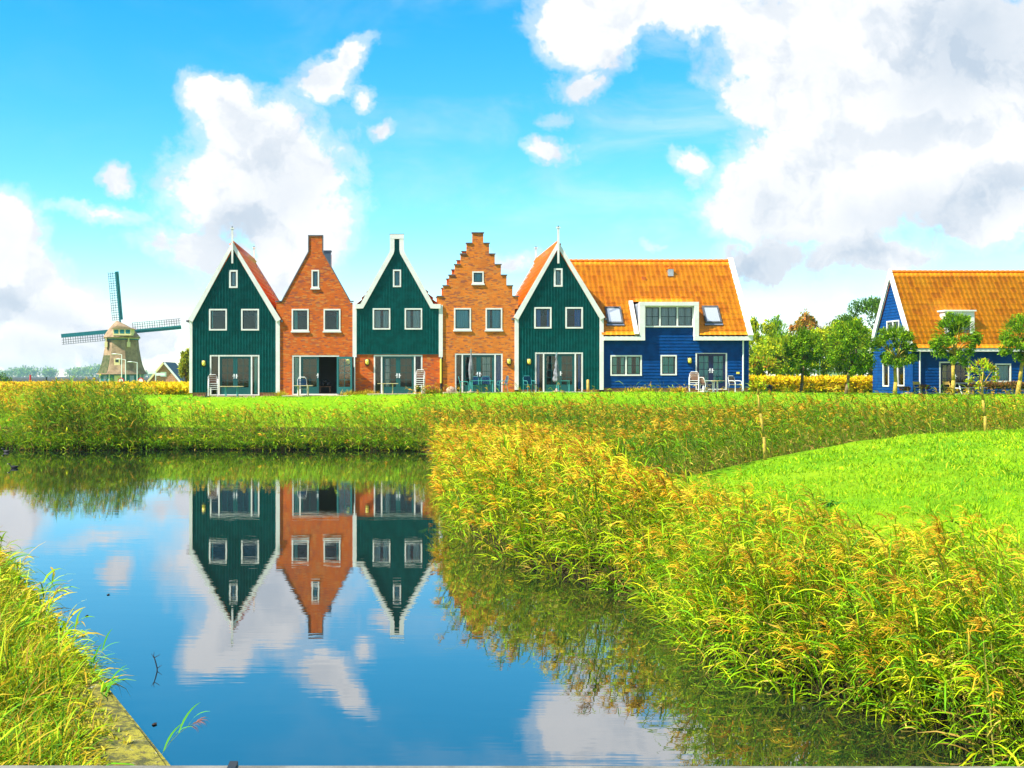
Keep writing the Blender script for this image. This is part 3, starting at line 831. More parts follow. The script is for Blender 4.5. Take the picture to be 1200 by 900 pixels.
SIDE = lambda c: (c, [(0, .24), (.80, 1)])
H1 = green_gable('narrow teal green gabled house with white edging, far left of the row', 222, 328, (225.2, 323.6), 374, 272.8, 283.5, 460,
    [(268.6, 278.6, 316.5, 337.5), (245, 266, 362, 387.3), (282.6, 303.6, 362, 387.3)], (246, 304, 416, 463), [(239, 425.8)], 386, 267, (297, 289),
    Z_(289, Y0 + LEN), (256.6, 294.8), dict(side_curt=(None, ('curtain_teal', .3, 1))),
    [('curtain_white', [(0, 1)]), ('curtain_teal', [(.0, .15)]), ('curtain_white', [(.86, 1)])])
H5 = green_gable('narrow teal green gabled house joined to the blue house by its right wall', 603, 707.2, (607.3, 703), 371.5, 653.8, 283.5, 456.5,
    [(649, 659.2, 314.5, 336), (626, 646.3, 360, 385), (662.5, 683, 360, 385)], (626.8, 683, 413, 459.7), [(620, 423.8)], 384, 266, (630, 289),
    Z_(289, Y0 + LEN), (637.0, 674.2), dict(side_curt=(('curtain_blue', 0, .55), ('curtain_blue', .45, 1))),
    [('curtain_white', [(0, 1)]), ('curtain_blue', [(.05, .35), (.8, 1)]), ('curtain_blue', [(.55, 1)])])

# --- tumbled brick gable (second)
def brick_common(h, m, out_front, holes, dr, xl, xr, zb, ze, mat, back):
    m.plate(out_front, holes, Y0, Y0 + .25)
    shell(m, xl, xr, Y0 + .251, Y0 + LEN, zb, ze, .2)
    m.prism(back, Y0 + LEN, Y0 + LEN + .25)
    m.build('wall', mat, h)
def door_cut(xl, xr, zb, dr, top):
    return [(xl, zb), (dr[0], zb), (dr[0], dr[3]), (dr[1], dr[3]), (dr[1], zb), (xr, zb)] + top
h = thing('brick_gable_house', 'orange red brick house with a chimney topped gable and one door standing open', 'house', (X_(369), Y0, GZ), 'row of waterside houses')
xl, xr, zb = X_(323.8), X_(413.2), GZ - .2
dr = pr(342.3, 397.5, 416.3, 462.3)
top = [(xr, Z_(354.5)), (X_(410.5), Z_(354.5)), (X_(377.7), Z_(295.3)), (X_(377.7), Z_(277.3)), (X_(362), Z_(277.3)), (X_(362), Z_(295.3)), (X_(330), Z_(354.5)), (xl, Z_(354.5))]
wins = [(365, 374, 316.3, 337.4), (341.8, 361.8, 362, 387.8), (379.2, 399, 362, 387.8)]
backp = [(xl, zb), (xr, zb)] + top
brick_common(h, MB(), door_cut(xl, xr, zb, dr, top), [rect(*pr(*w_)) for w_ in wins], dr, xl, xr, zb, Z_(357), 'brick_red', backp)
c = MB()
cap_l = [(X_(322.4), Z_(353.6)), (X_(330.4), Z_(353.6)), (X_(362.2), Z_(295.0)), (X_(362.2), Z_(276.6)), (X_(377.6), Z_(276.6)), (X_(377.6), Z_(295.0)), (X_(410.2), Z_(353.6)), (X_(414.4), Z_(353.6))]
strip(c, cap_l, .06, Y0 - .04, Y0 + .30, 1); c.build('coping', 'cap_metal', h)
m = MB(); xm = (X_(362.2) + X_(377.7)) / 2; zr = Z_(300)
for sgn, xe in ((1, xl), (-1, xr)):
    d = Vector((xm - xe, 0, zr - Z_(362))); L_ = d.length; d.normalize()
    tile_slope('roof', 'roof_tiles', h, (xe, Y0 + .26, Z_(362)), (0, 1, 0), d, LEN - .27, L_)
f = MB(); cx_, cz_ = T(383, 303.5, Y0 + 5); f.box(cx_ - .27, cx_ + .27, Y0 + 4.7, Y0 + 5.3, cz_ - 1.2, cz_ + .45); f.box(cx_ - .31, cx_ + .31, Y0 + 4.66, Y0 + 5.34, cz_ + .452, cz_ + .52); f.build('chimney', 'flue_metal', h)
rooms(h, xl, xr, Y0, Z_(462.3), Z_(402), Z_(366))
for w_, cu in zip(wins, [('curtain_cyan', [(0, 1)]), ('curtain_teal', [(0, .3)]), ('curtain_teal', [(.82, 1)])]): window(h, pr(*w_), Y0 + .02, curt=cu, sill='white_paint')
door_unit(h, dr, Y0 + .05, [X_(351.6), X_(395.9)], 'green_door', side_curt=(('curtain_teal', .1, 1), None), open_right=True)
p = MB().box(dr[0] - .1, dr[1] + .1, Y0 - .09, Y0 + .24, zb, dr[2] - .025).build('doorstep', 'paving', h)
wall_lamp(h, 407.8, 424, Y0)
HB2 = h

# --- green and brick neck gable (third)
h = thing('neck_gable_house', 'house with teal boarded upper gable over brick ground floor and raised white neck', 'house', (X_(465), Y0, GZ), 'row of waterside houses')
xl, xr = X_(414.4), X_(517.6)
gl, gr = X_(417.6), X_(514.4)
zs = Z_(415.2)
topg = [(gr, Z_(361.5)), (X_(508.5), Z_(361.5)), (X_(485), Z_(321)), (X_(471), Z_(297.0)), (X_(468.2), Z_(290)), (X_(468.2), Z_(280)), (X_(462), Z_(280)), (X_(462), Z_(290)), (X_(459), Z_(297)), (X_(444.5), Z_(322)), (X_(422.5), Z_(361.5)), (gl, Z_(361.5))]
wins = [(460.5, 470, 316, 336.5), (436.8, 457.4, 361.3, 386.2), (474.2, 494.7, 361.3, 386.2)]
m = MB(); out = [(gl, zs), (gr, zs)] + topg
hl = [rect(*pr(*w_)) for w_ in wins]
m.plate(out, hl, Y0 - .02, Y0 + .2)
zseam = Z_(383.6)
battens(m, out, hl, Y0 - .02)
m.box(gl + .01, gr - .01, Y0 - .055, Y0 - .018, zs, zs + .05)
m.build('cladding', 'green_boards', h)
dr = pr(438, 495, 415.9, 462.3)
m = MB(); low = [(xl + .03, zb), (dr[0], zb), (dr[0], dr[3]), (dr[1], dr[3]), (dr[1], zb), (xr - .03, zb), (xr - .03, zs - .003), (xl + .03, zs - .003)]
m.prism(low, Y0, Y0 + .25); shell(m, xl + .03, xr - .03, Y0 + .251, Y0 + LEN, zb, Z_(362), .2)
m.prism([(xl + .03, zb), (xr - .03, zb), (xr - .03, Z_(361)), (X_(465), Z_(282)), (xl + .03, Z_(361))], Y0 + LEN, Y0 + LEN + .2)
m.build('wall', 'brick_low', h)
for a_, b_ in ((413.2, 417.9), (514.2, 518.8)):
    MB().box(X_(a_), X_(b_), Y0 - .07, Y0 + .15, Z_(418.5), Z_(357.5)).build('corner_board', 'white_paint', h)
m = MB(); inner = topg[::-1]
ol = [(X_(416.4), Z_(361.9)), (X_(425.6), Z_(361.5)), (X_(447.5), Z_(322)), (X_(461.3), Z_(297.5)), (X_(462.2), Z_(293)), (X_(462.2), Z_(280.2))]
wb = .31
for sgn, pts in ((1, ol), (-1, [(2 * X_(465.1) - x, z) for x, z in ol])):
    if sgn < 0: pts = [(x + (X_(516.2) - (2 * X_(465.1) - X_(416.4))) if i == 0 else x, z) for i, (x, z) in enumerate(pts)]
    mb = MB(); strip(mb, pts, .27, Y0 - .16 - (.003 if sgn > 0 else 0), Y0 - .048, sgn); mb.build('bargeboard', 'white_paint', h)
MB().box(X_(456.9), X_(473.3), Y0 - .17, Y0 - .045, Z_(280.2), Z_(275)).build('neck_cap', 'white_paint', h)
MB().box(X_(456.5), X_(473.7), Y0 - .10, Y0 + .25, Z_(274.9), Z_(274.2)).build('coping', 'cap_metal', h)
xm = X_(465); zr = Z_(300)
for sgn, xe in ((1, xl), (-1, xr)):
    d = Vector((xm - xe, 0, zr - Z_(364))); L_ = d.length; d.normalize()
    tile_slope('roof', 'roof_tiles', h, (xe, Y0 + .22, Z_(364)), (0, 1, 0), d, LEN - .22, L_)
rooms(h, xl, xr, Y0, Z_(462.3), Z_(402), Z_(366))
for w_, cu in zip(wins, [('curtain_cyan', [(0, 1)]), ('curtain_white', [(0, .42), (.62, 1)]), ('curtain_white', [(0, .3), (.5, 1)])]): window(h, pr(*w_), Y0 - .02, curt=cu)
door_unit(h, dr, Y0 + .03, [X_(447.2), X_(486)], 'green_door', side_curt=(None, None), curts=([(.08, .42, 'curtain_white')], None))
for px_, y0_, y1_, mt in ((415.6, 418.5, 465, 'white_tube'),):
    MB().tube((X_(px_), Y0 - .06, Z_(y1_)), (X_(px_), Y0 - .06, Z_(y0_)), .045, .045, 8).build('downpipe', mt, h)
MB().tube((X_(516.7), Y0 - .07, Z_(462)), (X_(516.7), Y0 - .07, Z_(449)), .065, .065, 8).build('downpipe', 'black_plastic', h)
MB().tube((X_(516.7), Y0 - .07, Z_(449)), (X_(516.7), Y0 - .07, Z_(420.5)), .06, .06, 8).build('downpipe', 'lamp_shade', h)
MB().box(X_(516.1), X_(517.5), Y0 - .12, Y0 - .02, Z_(420.5), Z_(418.6)).build('downpipe_bracket', 'steel', h)
wall_lamp(h, 430.4, 424.4, Y0)
HB3 = h

# --- stepped brick gable (fourth)
h = thing('stepped_gable_house', 'orange brick house with a stepped gable', 'house', (X_(559.5), Y0, GZ), 'row of waterside houses')
xl, xr = X_(518.9), X_(603.2)
st = [(553.6, 566.4, 273.2), (546.8, 573.2, 285.4), (539.8, 579.8, 298.0), (532.9, 587.0, 310.4), (526.2, 593.7, 322.8), (519.4, 600.6, 335.2), (512.8, 607.4, 347.6)]
def steps(x_left, x_right, zbot, y):
    L_ = []; Rr = []
    for i, (a, b, t) in enumerate(st):
        zt = CH + (CY - t) * Y0 / F; zn = CH + (CY - (st[i + 1][2] if i + 1 < len(st) else 361)) * Y0 / F
        L_ += [(X_(a), zt), (X_(a), zn)]; Rr += [(X_(b), zt), (X_(b), zn)]
    return L_, Rr
Ls, Rs = steps(xl, xr, zb, Y0)
dr = pr(533, 589, 414.2, 460.6)
Ls = Ls[:-1] + [(X_(512.8), Z_(362))]; Rs = Rs[:-1] + [(X_(607.4), Z_(362))]
top = [(xr, Z_(362))] + Rs[::-1] + Ls + [(xl, Z_(362))]
wins = [(553.4, 566.9, 318, 332.3), (532, 552, 361, 386.6), (569, 588.6, 361, 386.6)]
brick_common(h, MB(), door_cut(xl, xr, zb, dr, top), [rect(*pr(*w_)) for w_ in wins], dr, xl, xr, zb, Z_(361), 'brick_orange', [(xl, zb), (xr, zb)] + top)
for k_, yy_ in ((0, Y0), (1, Y0 + LEN)):
    for i, (a, b, t) in enumerate(st):
        zt = Z_(t)
        c = MB()
        if i == 0: c.box(X_(a) - .05, X_(b) + .05, yy_ - .05, yy_ + .30, zt + .002, zt + .055)
        else:
            pa, pb = st[i - 1][:2]
            c.box(X_(a) - .05, X_(pa) - .003, yy_ - .05, yy_ + .30, zt + .002, zt + .055); c.build('coping', 'cap_metal', h); c = MB(); c.box(X_(pb) + .003, X_(b) + .05, yy_ - .05, yy_ + .30, zt + .002, zt + .055)
        c.build('coping', 'cap_metal', h)
xm = X_(560); zr = Z_(289)
for xe, sg in ((X_(516), 1), (X_(604), -1)):
    d = Vector((xm - xe, 0, zr - Z_(364))); L_ = d.length; d.normalize()
    tile_slope('roof', 'roof_tiles', h, (xe, Y0 + .26, Z_(364)), (0, 1, 0), d, LEN - .27, L_)
rooms(h, xl, xr, Y0, Z_(460.6), Z_(402), Z_(366))
for w_, cu in zip(wins, [('curtain_cyan', [(0, 1)]), ('curtain_cyan', [(0, 1)]), ('curtain_cyan', [(0, .2), (.4, 1)])]): window(h, pr(*w_), Y0 + .02, curt=cu, sill='white_paint')
door_unit(h, dr, Y0 + .05, [X_(541.8), X_(580.2)], 'green_door', side_curt=(None, ('curtain_blue', 0, 1)), curts=(None, [(.15, .85, 'curtain_white')]))
MB().box(dr[0] - .1, dr[1] + .1, Y0 - .09, Y0 + .24, zb, dr[2] - .025).build('doorstep', 'paving', h)
wall_lamp(h, 596.4, 423.7, Y0)

# --- blue house with dormer (sixth)
YB = Y0 + .12
h = thing('blue_dormer_house', 'dark blue boarded house under a long orange tiled roof with a wide white dormer', 'house', (X_(790), Y0, GZ))
h['category'] = 'house'
xl, xr, zb = X_(707.5, YB), X_(877.5, YB), Z_(454.6, YB)
ze = Z_(396.5, YB)
dl, dR_ = X_(753, YB), X_(814.5, YB); dt = Z_(357, YB)
dr = pr(815, 852, 412.8, 456.4, YB)
wins = [((715.2, 752, 416.2, 440.4), 1, (1, 1)), ((774, 793, 416, 439.8), 0, (1, 1))]
wd = pr(754.5, 812.5, 358.5, 383.6, YB)
out = [(xl, zb), (dr[0], zb), (dr[0], dr[3]), (dr[1], dr[3]), (dr[1], zb), (xr, zb), (xr, ze), (dR_, ze), (dR_, dt), (dl, dt), (dl, ze), (xl, ze)]
holes = [rect(*pr(*w_[0], YB)) for w_ in wins] + [rect(*wd)]
m = MB(); m.plate(out, holes, YB, YB + .2)
laps(m, out, holes + [rect(*dr)], YB)
DB = 8.1
shell(m, xl, xr, YB + .201, YB + DB, zb, ze)
# right gable wall (faces +x) and back
zr = CH + (CY - 306) * (Y0 + 4.05) / F
gw = [(YB + .01, ze), (YB + DB - .1, ze), (YB + DB / 2, zr - .25)]
m.add([(xr - .15, y_, z_) for y_, z_ in gw] + [(xr - .002, y_, z_) for y_, z_ in gw], [(0, 1, 2), (3, 5, 4), (0, 3, 4, 1), (1, 4, 5, 2), (2, 5, 3, 0)])
m.box(xl, xr, YB + DB, YB + DB + .15, zb, ze)
m.build('wall', 'blue_boards', h)
p = MB(); p.box(xl + .02, dr[0] - .002, YB + .02, YB + .2, GZ - .3, zb - .003); p.box(dr[1] + .002, xr - .02, YB + .02, YB + .2, GZ - .3, zb - .003); p.box(dr[0], dr[1], YB + .02, YB + .2, GZ - .3, dr[2] - .004)
p.box(xr - .15, xr - .02, YB + .201, YB + DB, GZ - .3, zb - .003); p.build('plinth', 'brick_plinth', h)
rooms(h, xl, xr, YB, Z_(457), Z_(396.5), Z_(352), 4.2)
# roof: eave just before the wall, ridge 4.05 m behind
ye, zee = Y0 - .16, Z_(393.4, Y0 - .16)
yr = Y0 + 4.05
x0r, x1r = X_(655), X_(879.5)
d = Vector((0, yr - ye, zr - zee)); L_ = d.length; d.normalize()
# the front slope is laid in pieces round the dormer, which rises straight from the wall
NR_ = max(1, round(L_ / .45)); fd = round((Z_(355, Y0) - zee) / (zr - zee) * NR_) / NR_      # share of the slope the dormer takes
dL2, dR2 = X_(748.6), X_(818.6)
tile_slope('roof', 'roof_tiles_pale', h, (x0r, ye, zee), (1, 0, 0), d, x1r - x0r, L_, cut=[(-1, X_(705) - x0r, L_ * fd), (dL2 - x0r - .05, dR2 - x0r + .03, L_ * fd)])
yb2 = yr + (yr - ye); d2 = Vector((0, -(yr - ye), zr - zee)).normalized()
tile_slope('roof', 'roof_tiles_pale', h, (x0r, yb2, zee), (1, 0, 0), d2, x1r - x0r, L_)
rt = MB()
xx = x0r
while xx < x1r - .3:
    rt.tube((xx, yr, zr + .0), (xx + .36, yr, zr + .015), .105, .12, 8); xx += .34
rt.build('ridge_tiles', 'roof_tiles', h)
# fascia and gutter
for a_, b_ in ((X_(707.5), X_(755)), (X_(812.5), X_(881))):
    MB().box(a_, b_, Y0 - .24, Y0 - .03, Z_(399), Z_(394.2)).build('fascia', 'white_paint', h)
# dormer
dm = MB()
dm.box(X_(748.8), X_(818), Y0 - .22, Y0 + .10, Z_(358.4), Z_(354)); 
dm.box(X_(748.8), X_(755), Y0 - .218, Y0 + .098, Z_(394.1), Z_(358.5)); dm.box(X_(812.6), X_(818), Y0 - .218, Y0 + .098, Z_(394.1), Z_(358.5))
dm.build('dormer_frame', 'white_paint', h)
zt_ = Z_(355.2)
yback = ye + (yr - ye) * fd + .35
dk = MB()
dk.box(X_(748.9), X_(817.9), Y0 + .101, yback, zt_ - .16, zt_)
dk.build('dormer_roof', 'zinc', h)
ck = MB()
for xa in (X_(749.2), X_(816.4)):
    y1_ = yback; pts = [(Y0 + .1, zee + .1), (Y0 + .1, zt_ - .161), (y1_, zt_ - .161)]
    ck.add([(xa, y_, z_) for y_, z_ in pts] + [(xa + .07, y_, z_) for y_, z_ in pts], [(0, 1, 2), (3, 5, 4), (0, 3, 4, 1), (1, 4, 5, 2), (2, 5, 3, 0)])
ck.build('dormer_cheek', 'zinc', h)
# white flashing board running up the slope left of the dormer
nn_ = Vector((0, -d.z, d.y)); fl = MB()
for xa in (dL2 - .30, dR2 + .06):
    a3 = Vector((xa, ye, zee)); b3 = a3 + d * (L_ * fd)
    w3 = Vector((.24, 0, 0)); pts = [a3, a3 + w3, b3 + w3, b3]
    lo3 = [q_ + nn_ * .02 for q_ in pts]; hi3 = [q_ + nn_ * .18 for q_ in pts]
    if xa < dL2: fl.add(lo3 + hi3, [(0, 1, 2, 3), (4, 7, 6, 5), (0, 4, 5, 1), (1, 5, 6, 2), (2, 6, 7, 3), (3, 7, 4, 0)])
fl.build('flashing', 'white_paint', h)
div = [X_(772.9, YB), X_(793.3, YB)]
window(h, wd, YB - .09, fw=.09, div=div, bars=(1, 1), curt=('curtain_white', [(0, 1)]), sash=.045)
for (w_, dv, bars) in wins:
    r_ = pr(*w_, YB); dvx = [X_(733.6, YB)] if dv else []
    window(h, r_, YB, div=dvx, bars=bars, curt=('curtain_teal', [(0, .38), (.7, 1)] if dv else [(.1, .9)]))
door_unit(h, dr, YB + .02, [], 'navy_door', curts=([(0, 1, 'curtain_teal')], [(0, 1, 'curtain_teal')]), low=.36)
wall_lamp(h, 808, 422.6, YB)
# bargeboard at the right gable
def rake(h, xg, wth, ya, za, yb_, zb_, wd_=.36, t=.10):
    """board following a roof rake in the y-z plane"""
    a = Vector((ya, za)); b = Vector((yb_, zb_)); dd = (b - a).normalized(); nm = Vector((-dd.y, dd.x))
    if nm.y < 0: nm = -nm
    pts = [a + nm * .14, b + nm * .14, b - nm * (wd_ - .14), a - nm * (wd_ - .14)]
    vs = [(xg, p_.x, p_.y) for p_ in pts] + [(xg + wth, p_.x, p_.y) for p_ in pts]
    return MB().add(vs, [(0, 1, 2, 3), (4, 7, 6, 5), (0, 4, 5, 1), (1, 5, 6, 2), (2, 6, 7, 3), (3, 7, 4, 0)]).build('bargeboard', 'white_paint', h)
rake(h, x1r - .22, .30, ye - .08, zee - .05, yr + .06, zr + .12)
rake(h, x1r - .22, .304, yb2 + .08, zee - .05, yr - .06, zr + .12)
MB().tube((X_(871), YB - .09, Z_(460)), (X_(871), YB - .09, Z_(399)), .05, .05, 8).build('downpipe', 'white_tube', h)
MB().box(X_(863.4), X_(867.0), YB - .05, YB - .032, Z_(438.2), Z_(435.8)).build('name_plate', 'lamp_shade', h)
# roof windows
def skylight(pxa, pxb, pya, pyb):
    def onroof(px_, py_):      # meet the view ray with the roof plane
        # z = zee + k (y - ye);  z = CH - (py-CY) y / F
        k = (zr - zee) / (yr - ye); y_ = (CH - zee + k * ye) / (k + (py_ - CY) / F)
        return Vector(((px_ - CX) * y_ / F, y_, CH - (py_ - CY) * y_ / F))
    a = onroof(pxa, pyb); b = onroof(pxb, pyb); c_ = onroof(pxb, pya); W_ = (b - a).length; Lh = (Vector((0, c_.y - a.y, c_.z - a.z))).length
    def slab(x0_, x1_, s0, s1, n0, n1):
        return [a + Vector((xx_, 0, 0)) + d * s + nn_ * n for n in (n0, n1) for (xx_, s) in ((x0_, s0), (x1_, s0), (x1_, s1), (x0_, s1))]
    Q = [(0, 3, 2, 1), (4, 5, 6, 7), (0, 1, 5, 4), (1, 2, 6, 5), (2, 3, 7, 6), (3, 0, 4, 7)]
    fm = MB(); t = .10
    for s_ in ((0, W_, 0, t), (0, W_, Lh - t, Lh), (0, t, t, Lh - t), (W_ - t, W_, t, Lh - t)): fm.add(slab(*s_, .0, .215), Q)
    fo = fm.build('roof_window', 'cap_metal', h)
    MB().add(slab(t, W_ - t, t, Lh - t, .14, .18), Q).build('pane', 'skylight_glass', fo)
    MB().add(slab(-.05, W_ + .05, -.14, -.002, .05, .14), Q).build('flashing', 'zinc', fo)
mm = pmat('skylight_glass', (.75, .80, .86), .06, 1.0)
mm.node_tree.nodes['Principled BSDF'].inputs['Metallic'].default_value = .75
skylight(711.5, 730, 362, 381); skylight(826.5, 845.5, 361, 380.5)
k_ = (zr - zee) / (yr - ye)
def onr(px_, py_):
    y_ = (CH - zee + k_ * ye) / (k_ + (py_ - CY) / F); return Vector(((px_ - CX) * y_ / F, y_, CH - (py_ - CY) * y_ / F))
a = onr(785, 322)
v1 = MB(); v1.box(a.x - .17, a.x + .17, a.y - .25, a.y + .3, a.z - .1, a.z + .33); v1.build('roof_vent', 'steel', h)
v1 = MB(); v1.prism([(a.x - .22, a.z + .34), (a.x + .22, a.z + .34), (a.x, a.z + .50)], a.y - .3, a.y + .35); v1.build('vent_hood', 'roof_tiles', h)
a = onr(754, 328)
v1 = MB(); v1.prism([(a.x - .10, a.z - .05), (a.x + .10, a.z - .05), (a.x + .12, a.z + .17), (a.x - .12, a.z + .17)], a.y - .2, a.y + .25); v1.build('roof_vent', 'brick_low', h)

# --- second blue house on the right
YR = 75.6
h = thing('blue_gable_house', 'blue boarded house with orange roof standing apart at the right behind young trees', 'house', (X_(1120, YR), YR, 2.4))
GR = Z_(463, YR); DR = 6.3
xl = X_(1070, YR); xr = xl + 13.5
ze = Z_(408, YR)
yc = YR + DR / 2; zr = CH + (CY - 318.8) * yc / F
dr = pr(1100.5, 1136, 423.8, 462, YR); w1 = pr(1166, 1184.6, 426, 447.8, YR)
out = [(xl, GR - .3), (dr[0], GR - .3), (dr[0], dr[3]), (dr[1], dr[3]), (dr[1], GR - .3), (xr, GR - .3), (xr, ze), (xl, ze)]
m = MB(); m.plate(out, [rect(*w1)], YR, YR + .18); laps(m, out, [rect(*w1), rect(*dr)], YR)
m.box(xl, xr, YR + DR - .15, YR + DR, GR - .3, ze)
# gable wall facing left, with windows: plate built in (y, z) then turned
gy = lambda px_: None
def yz(px_, py_):   # pixel on the plane x = xl
    y_ = xl * F / (px_ - CX); return (y_, CH - (py_ - CY) * y_ / F)
def yzr(x0_, x1_, y0_, y1_):
    ya = xl * F / (x0_ - CX); yb_ = xl * F / (x1_ - CX); ym = (ya + yb_) / 2
    return (yb_, ya, CH - (y1_ - CY) * ym / F, CH - (y0_ - CY) * ym / F)
gws = [yzr(1039.5, 1054.3, 375.6, 397.4), yzr(1035, 1042.2, 425.6, 453), yzr(1052, 1060.4, 425.4, 452.6)]
gp = [(YR + .001, GR - .3), (YR + DR, GR - .3), (YR + DR, ze), (yc, zr - .05), (YR + .001, ze)]
t_ = MB(); t_.plate(gp, [rect(*g_) for g_ in gws], 0, .18)
laps(t_, gp, [rect(*g_) for g_ in gws], 0)
n0 = len(m.v); m.v += [(xl + yy_, xx_, zz_) for xx_, yy_, zz_ in t_.v]; m.f += [tuple(i + n0 for i in f_) for f_ in t_.f]
t_ = MB(); t_.prism(gp, 0, .18)
n0 = len(m.v); m.v += [(xr - .18 + yy_, xx_, zz_) for xx_, yy_, zz_ in t_.v]; m.f += [tuple(i + n0 for i in f_) for f_ in t_.f]
m.build('wall', 'blue_boards', h)
MB().box(xl - .035, xl + .0, YR - .035, YR + .06, GR - .3, ze).build('corner_board', 'blue_boards', h)
def side_window(g_, div=0):
    ya, yb_, z0_, z1_ = g_; fw = .085
    f = MB(); x0_, x1_ = xl - .05, xl + .09
    f.box(x0_, x1_, ya, yb_, z1_ - fw, z1_); f.box(x0_, x1_, ya, yb_, z0_, z0_ + fw)
    f.box(x0_ + .002, x1_, ya, ya + fw, z0_ + fw, z1_ - fw); f.box(x0_ + .002, x1_, yb_ - fw, yb_, z0_ + fw, z1_ - fw)
    if div: ym = (ya + yb_) / 2; f.box(x0_ + .002, x1_, ym - fw / 2, ym + fw / 2, z0_ + fw, z1_ - fw)
    wo_ = f.build('window', 'white_paint', h)
    MB().box(xl + .03, xl + .036, ya + fw, yb_ - fw, z0_ + fw, z1_ - fw).build('pane', 'glass', wo_)
    c_ = MB(); n = 14
    vs = []
    for i in range(n + 1):
        y_ = ya + fw + (yb_ - ya - 2 * fw) * i / n; x_ = xl + .14 + .02 * math.sin(i * 1.3); vs += [(x_, y_, z0_ + fw), (x_, y_, z1_ - fw)]
    c_.add(vs, [(i * 2, i * 2 + 2, i * 2 + 3, i * 2 + 1) for i in range(n)]); c_.build('curtain', 'curtain_yellow' if div == 0 else 'curtain_white', wo_)
side_window(gws[0], 1); side_window(gws[1]); side_window(gws[2])
ye2, ze2 = YR - .22, ze - .02
d = Vector((0, yc - ye2, zr - ze2)); L_ = d.length; d.normalize()
tile_slope('roof', 'roof_tiles_pale', h, (xl - .095, ye2, ze2), (1, 0, 0), d, xr - xl + .2, L_)
tile_slope('roof', 'roof_tiles_pale', h, (xl - .095, yc + (yc - ye2), ze2), (1, 0, 0), Vector((0, -(yc - ye2), zr - ze2)).normalized(), xr - xl + .3, L_)
rt = MB(); xx = xl - .15
while xx < xr:
    rt.tube((xx, yc, zr), (xx + .36, yc, zr + .015), .105, .12, 8); xx += .34
rt.build('ridge_tiles', 'roof_tiles', h)
rake(h, xl - .20, .11, ye2 - .06, ze2 - .1, yc + .05, zr + .12, .40)
rake(h, xl - .204, .11, yc + (yc - ye2) + .06, ze2 - .1, yc - .05, zr + .12, .40)
MB().box(xl - .1, xr + .1, YR - .29, YR - .05, ze - .22, ze - .02).build('fascia', 'white_paint', h)
MB().tube((X_(1077.2, YR), YR - .1, GR), (X_(1077.2, YR), YR - .1, ze - .2), .05, .05, 8).build('downpipe', 'white_tube', h)
rooms(h, xl, xr, YR, GR, ze - .3, ze + 1.5, 3.0)
window(h, w1, YR, curt=('curtain_cyan', [(.05, .95)]))
door_unit(h, dr, YR + .02, [], 'navy_door', curts=([(.05, .6, 'curtain_yellow')], None), low=.15)
wall_lamp(h, 1139.5, 432.5, YR)
# dormer window
dy = YR + .30
dx0, dx1, dz0, dz1 = X_(1108, dy), X_(1142, dy), Z_(394, dy), Z_(365, dy)
m = MB(); m.box(dx0, dx1, dy, dy + .14, dz1 - .2, dz1); m.box(dx0, dx0 + .2, dy + .002, dy + .138, dz0, dz1 - .2); m.box(dx1 - .2, dx1, dy + .002, dy + .138, dz0, dz1 - .2)
m.build('dormer_frame', 'white_paint', h)
MB().box(dx0 - .08, dx1 + .08, dy - .1, dy + 2.0, dz1 + .002, dz1 + .1).build('dormer_roof', 'white_paint', h)
ck = MB()
for xa in (dx0 + .01, dx1 - .07):
    pts = [(dy + .141, dz0 - .4), (dy + .141, dz1), (dy + 1.7, dz1)]
    ck.add([(xa, y_, z_) for y_, z_ in pts] + [(xa + .06, y_, z_) for y_, z_ in pts], [(0, 1, 2), (3, 5, 4), (0, 3, 4, 1), (1, 4, 5, 2), (2, 5, 3, 0)])
ck.build('dormer_cheek', 'white_paint', h)
window(h, (dx0 + .2, dx1 - .2, dz0 + .02, dz1 - .2), dy + .06, fw=.06, bars=(1, 1), curt=('curtain_white', [(0, .3), (.7, 1)]))
#PART2
# ------------------------------------------------------------------ vegetation tools
def lerp_cols(n, pal, wts, jit=.12):
    pal = np.array(pal); wts = np.array(wts, float); wts /= wts.sum()
    idx = rng.choice(len(pal), n, p=wts)
    c = pal[idx] * (1 + rng.normal(0, jit, (n, 1))) * (1 + rng.normal(0, .05, (n, 3)))
    return np.clip(c, .002, .9)
def blades(base, az, L_, W_, e0, bend, segs, cols, tip=.12, root=.55, twist=None):
    N = len(base); ds = L_ / segs
    P = np.zeros((N, segs + 1, 3)); P[:, 0] = base
    dx, dy = np.cos(az), np.sin(az)
    for k in range(segs):
        e = e0 - bend * (k + .5) / segs
        P[:, k + 1, 0] = P[:, k, 0] + np.cos(e) * ds * dx
        P[:, k + 1, 1] = P[:, k, 1] + np.cos(e) * ds * dy
        P[:, k + 1, 2] = P[:, k, 2] + np.sin(e) * ds
    if twist is None: twist = rng.uniform(-.9, .9, N)
    sx, sy, sz = -np.sin(az) * np.cos(twist), np.cos(az) * np.cos(twist), np.sin(twist)
    S = np.stack([sx, sy, sz], 1)
    t = np.linspace(0, 1, segs + 1)
    prof = np.where(t < .35, root + (1 - root) * (t / .35), 1 - (1 - tip) * ((t - .35) / .65) ** 1.3)
    hw = (W_[:, None] * prof[None, :] / 2)[:, :, None]
    A = P - S[:, None, :] * hw; B = P + S[:, None, :] * hw
    V = np.stack([A, B], 2).reshape(-1, 3)
    b = np.arange(N)[:, None] * (segs + 1) * 2 + np.arange(segs)[None, :] * 2
    Fq = np.stack([b, b + 1, b + 3, b + 2], 2).reshape(-1, 4)
    C = np.repeat(cols, (segs + 1) * 2, axis=0)
    return V, Fq, C, P
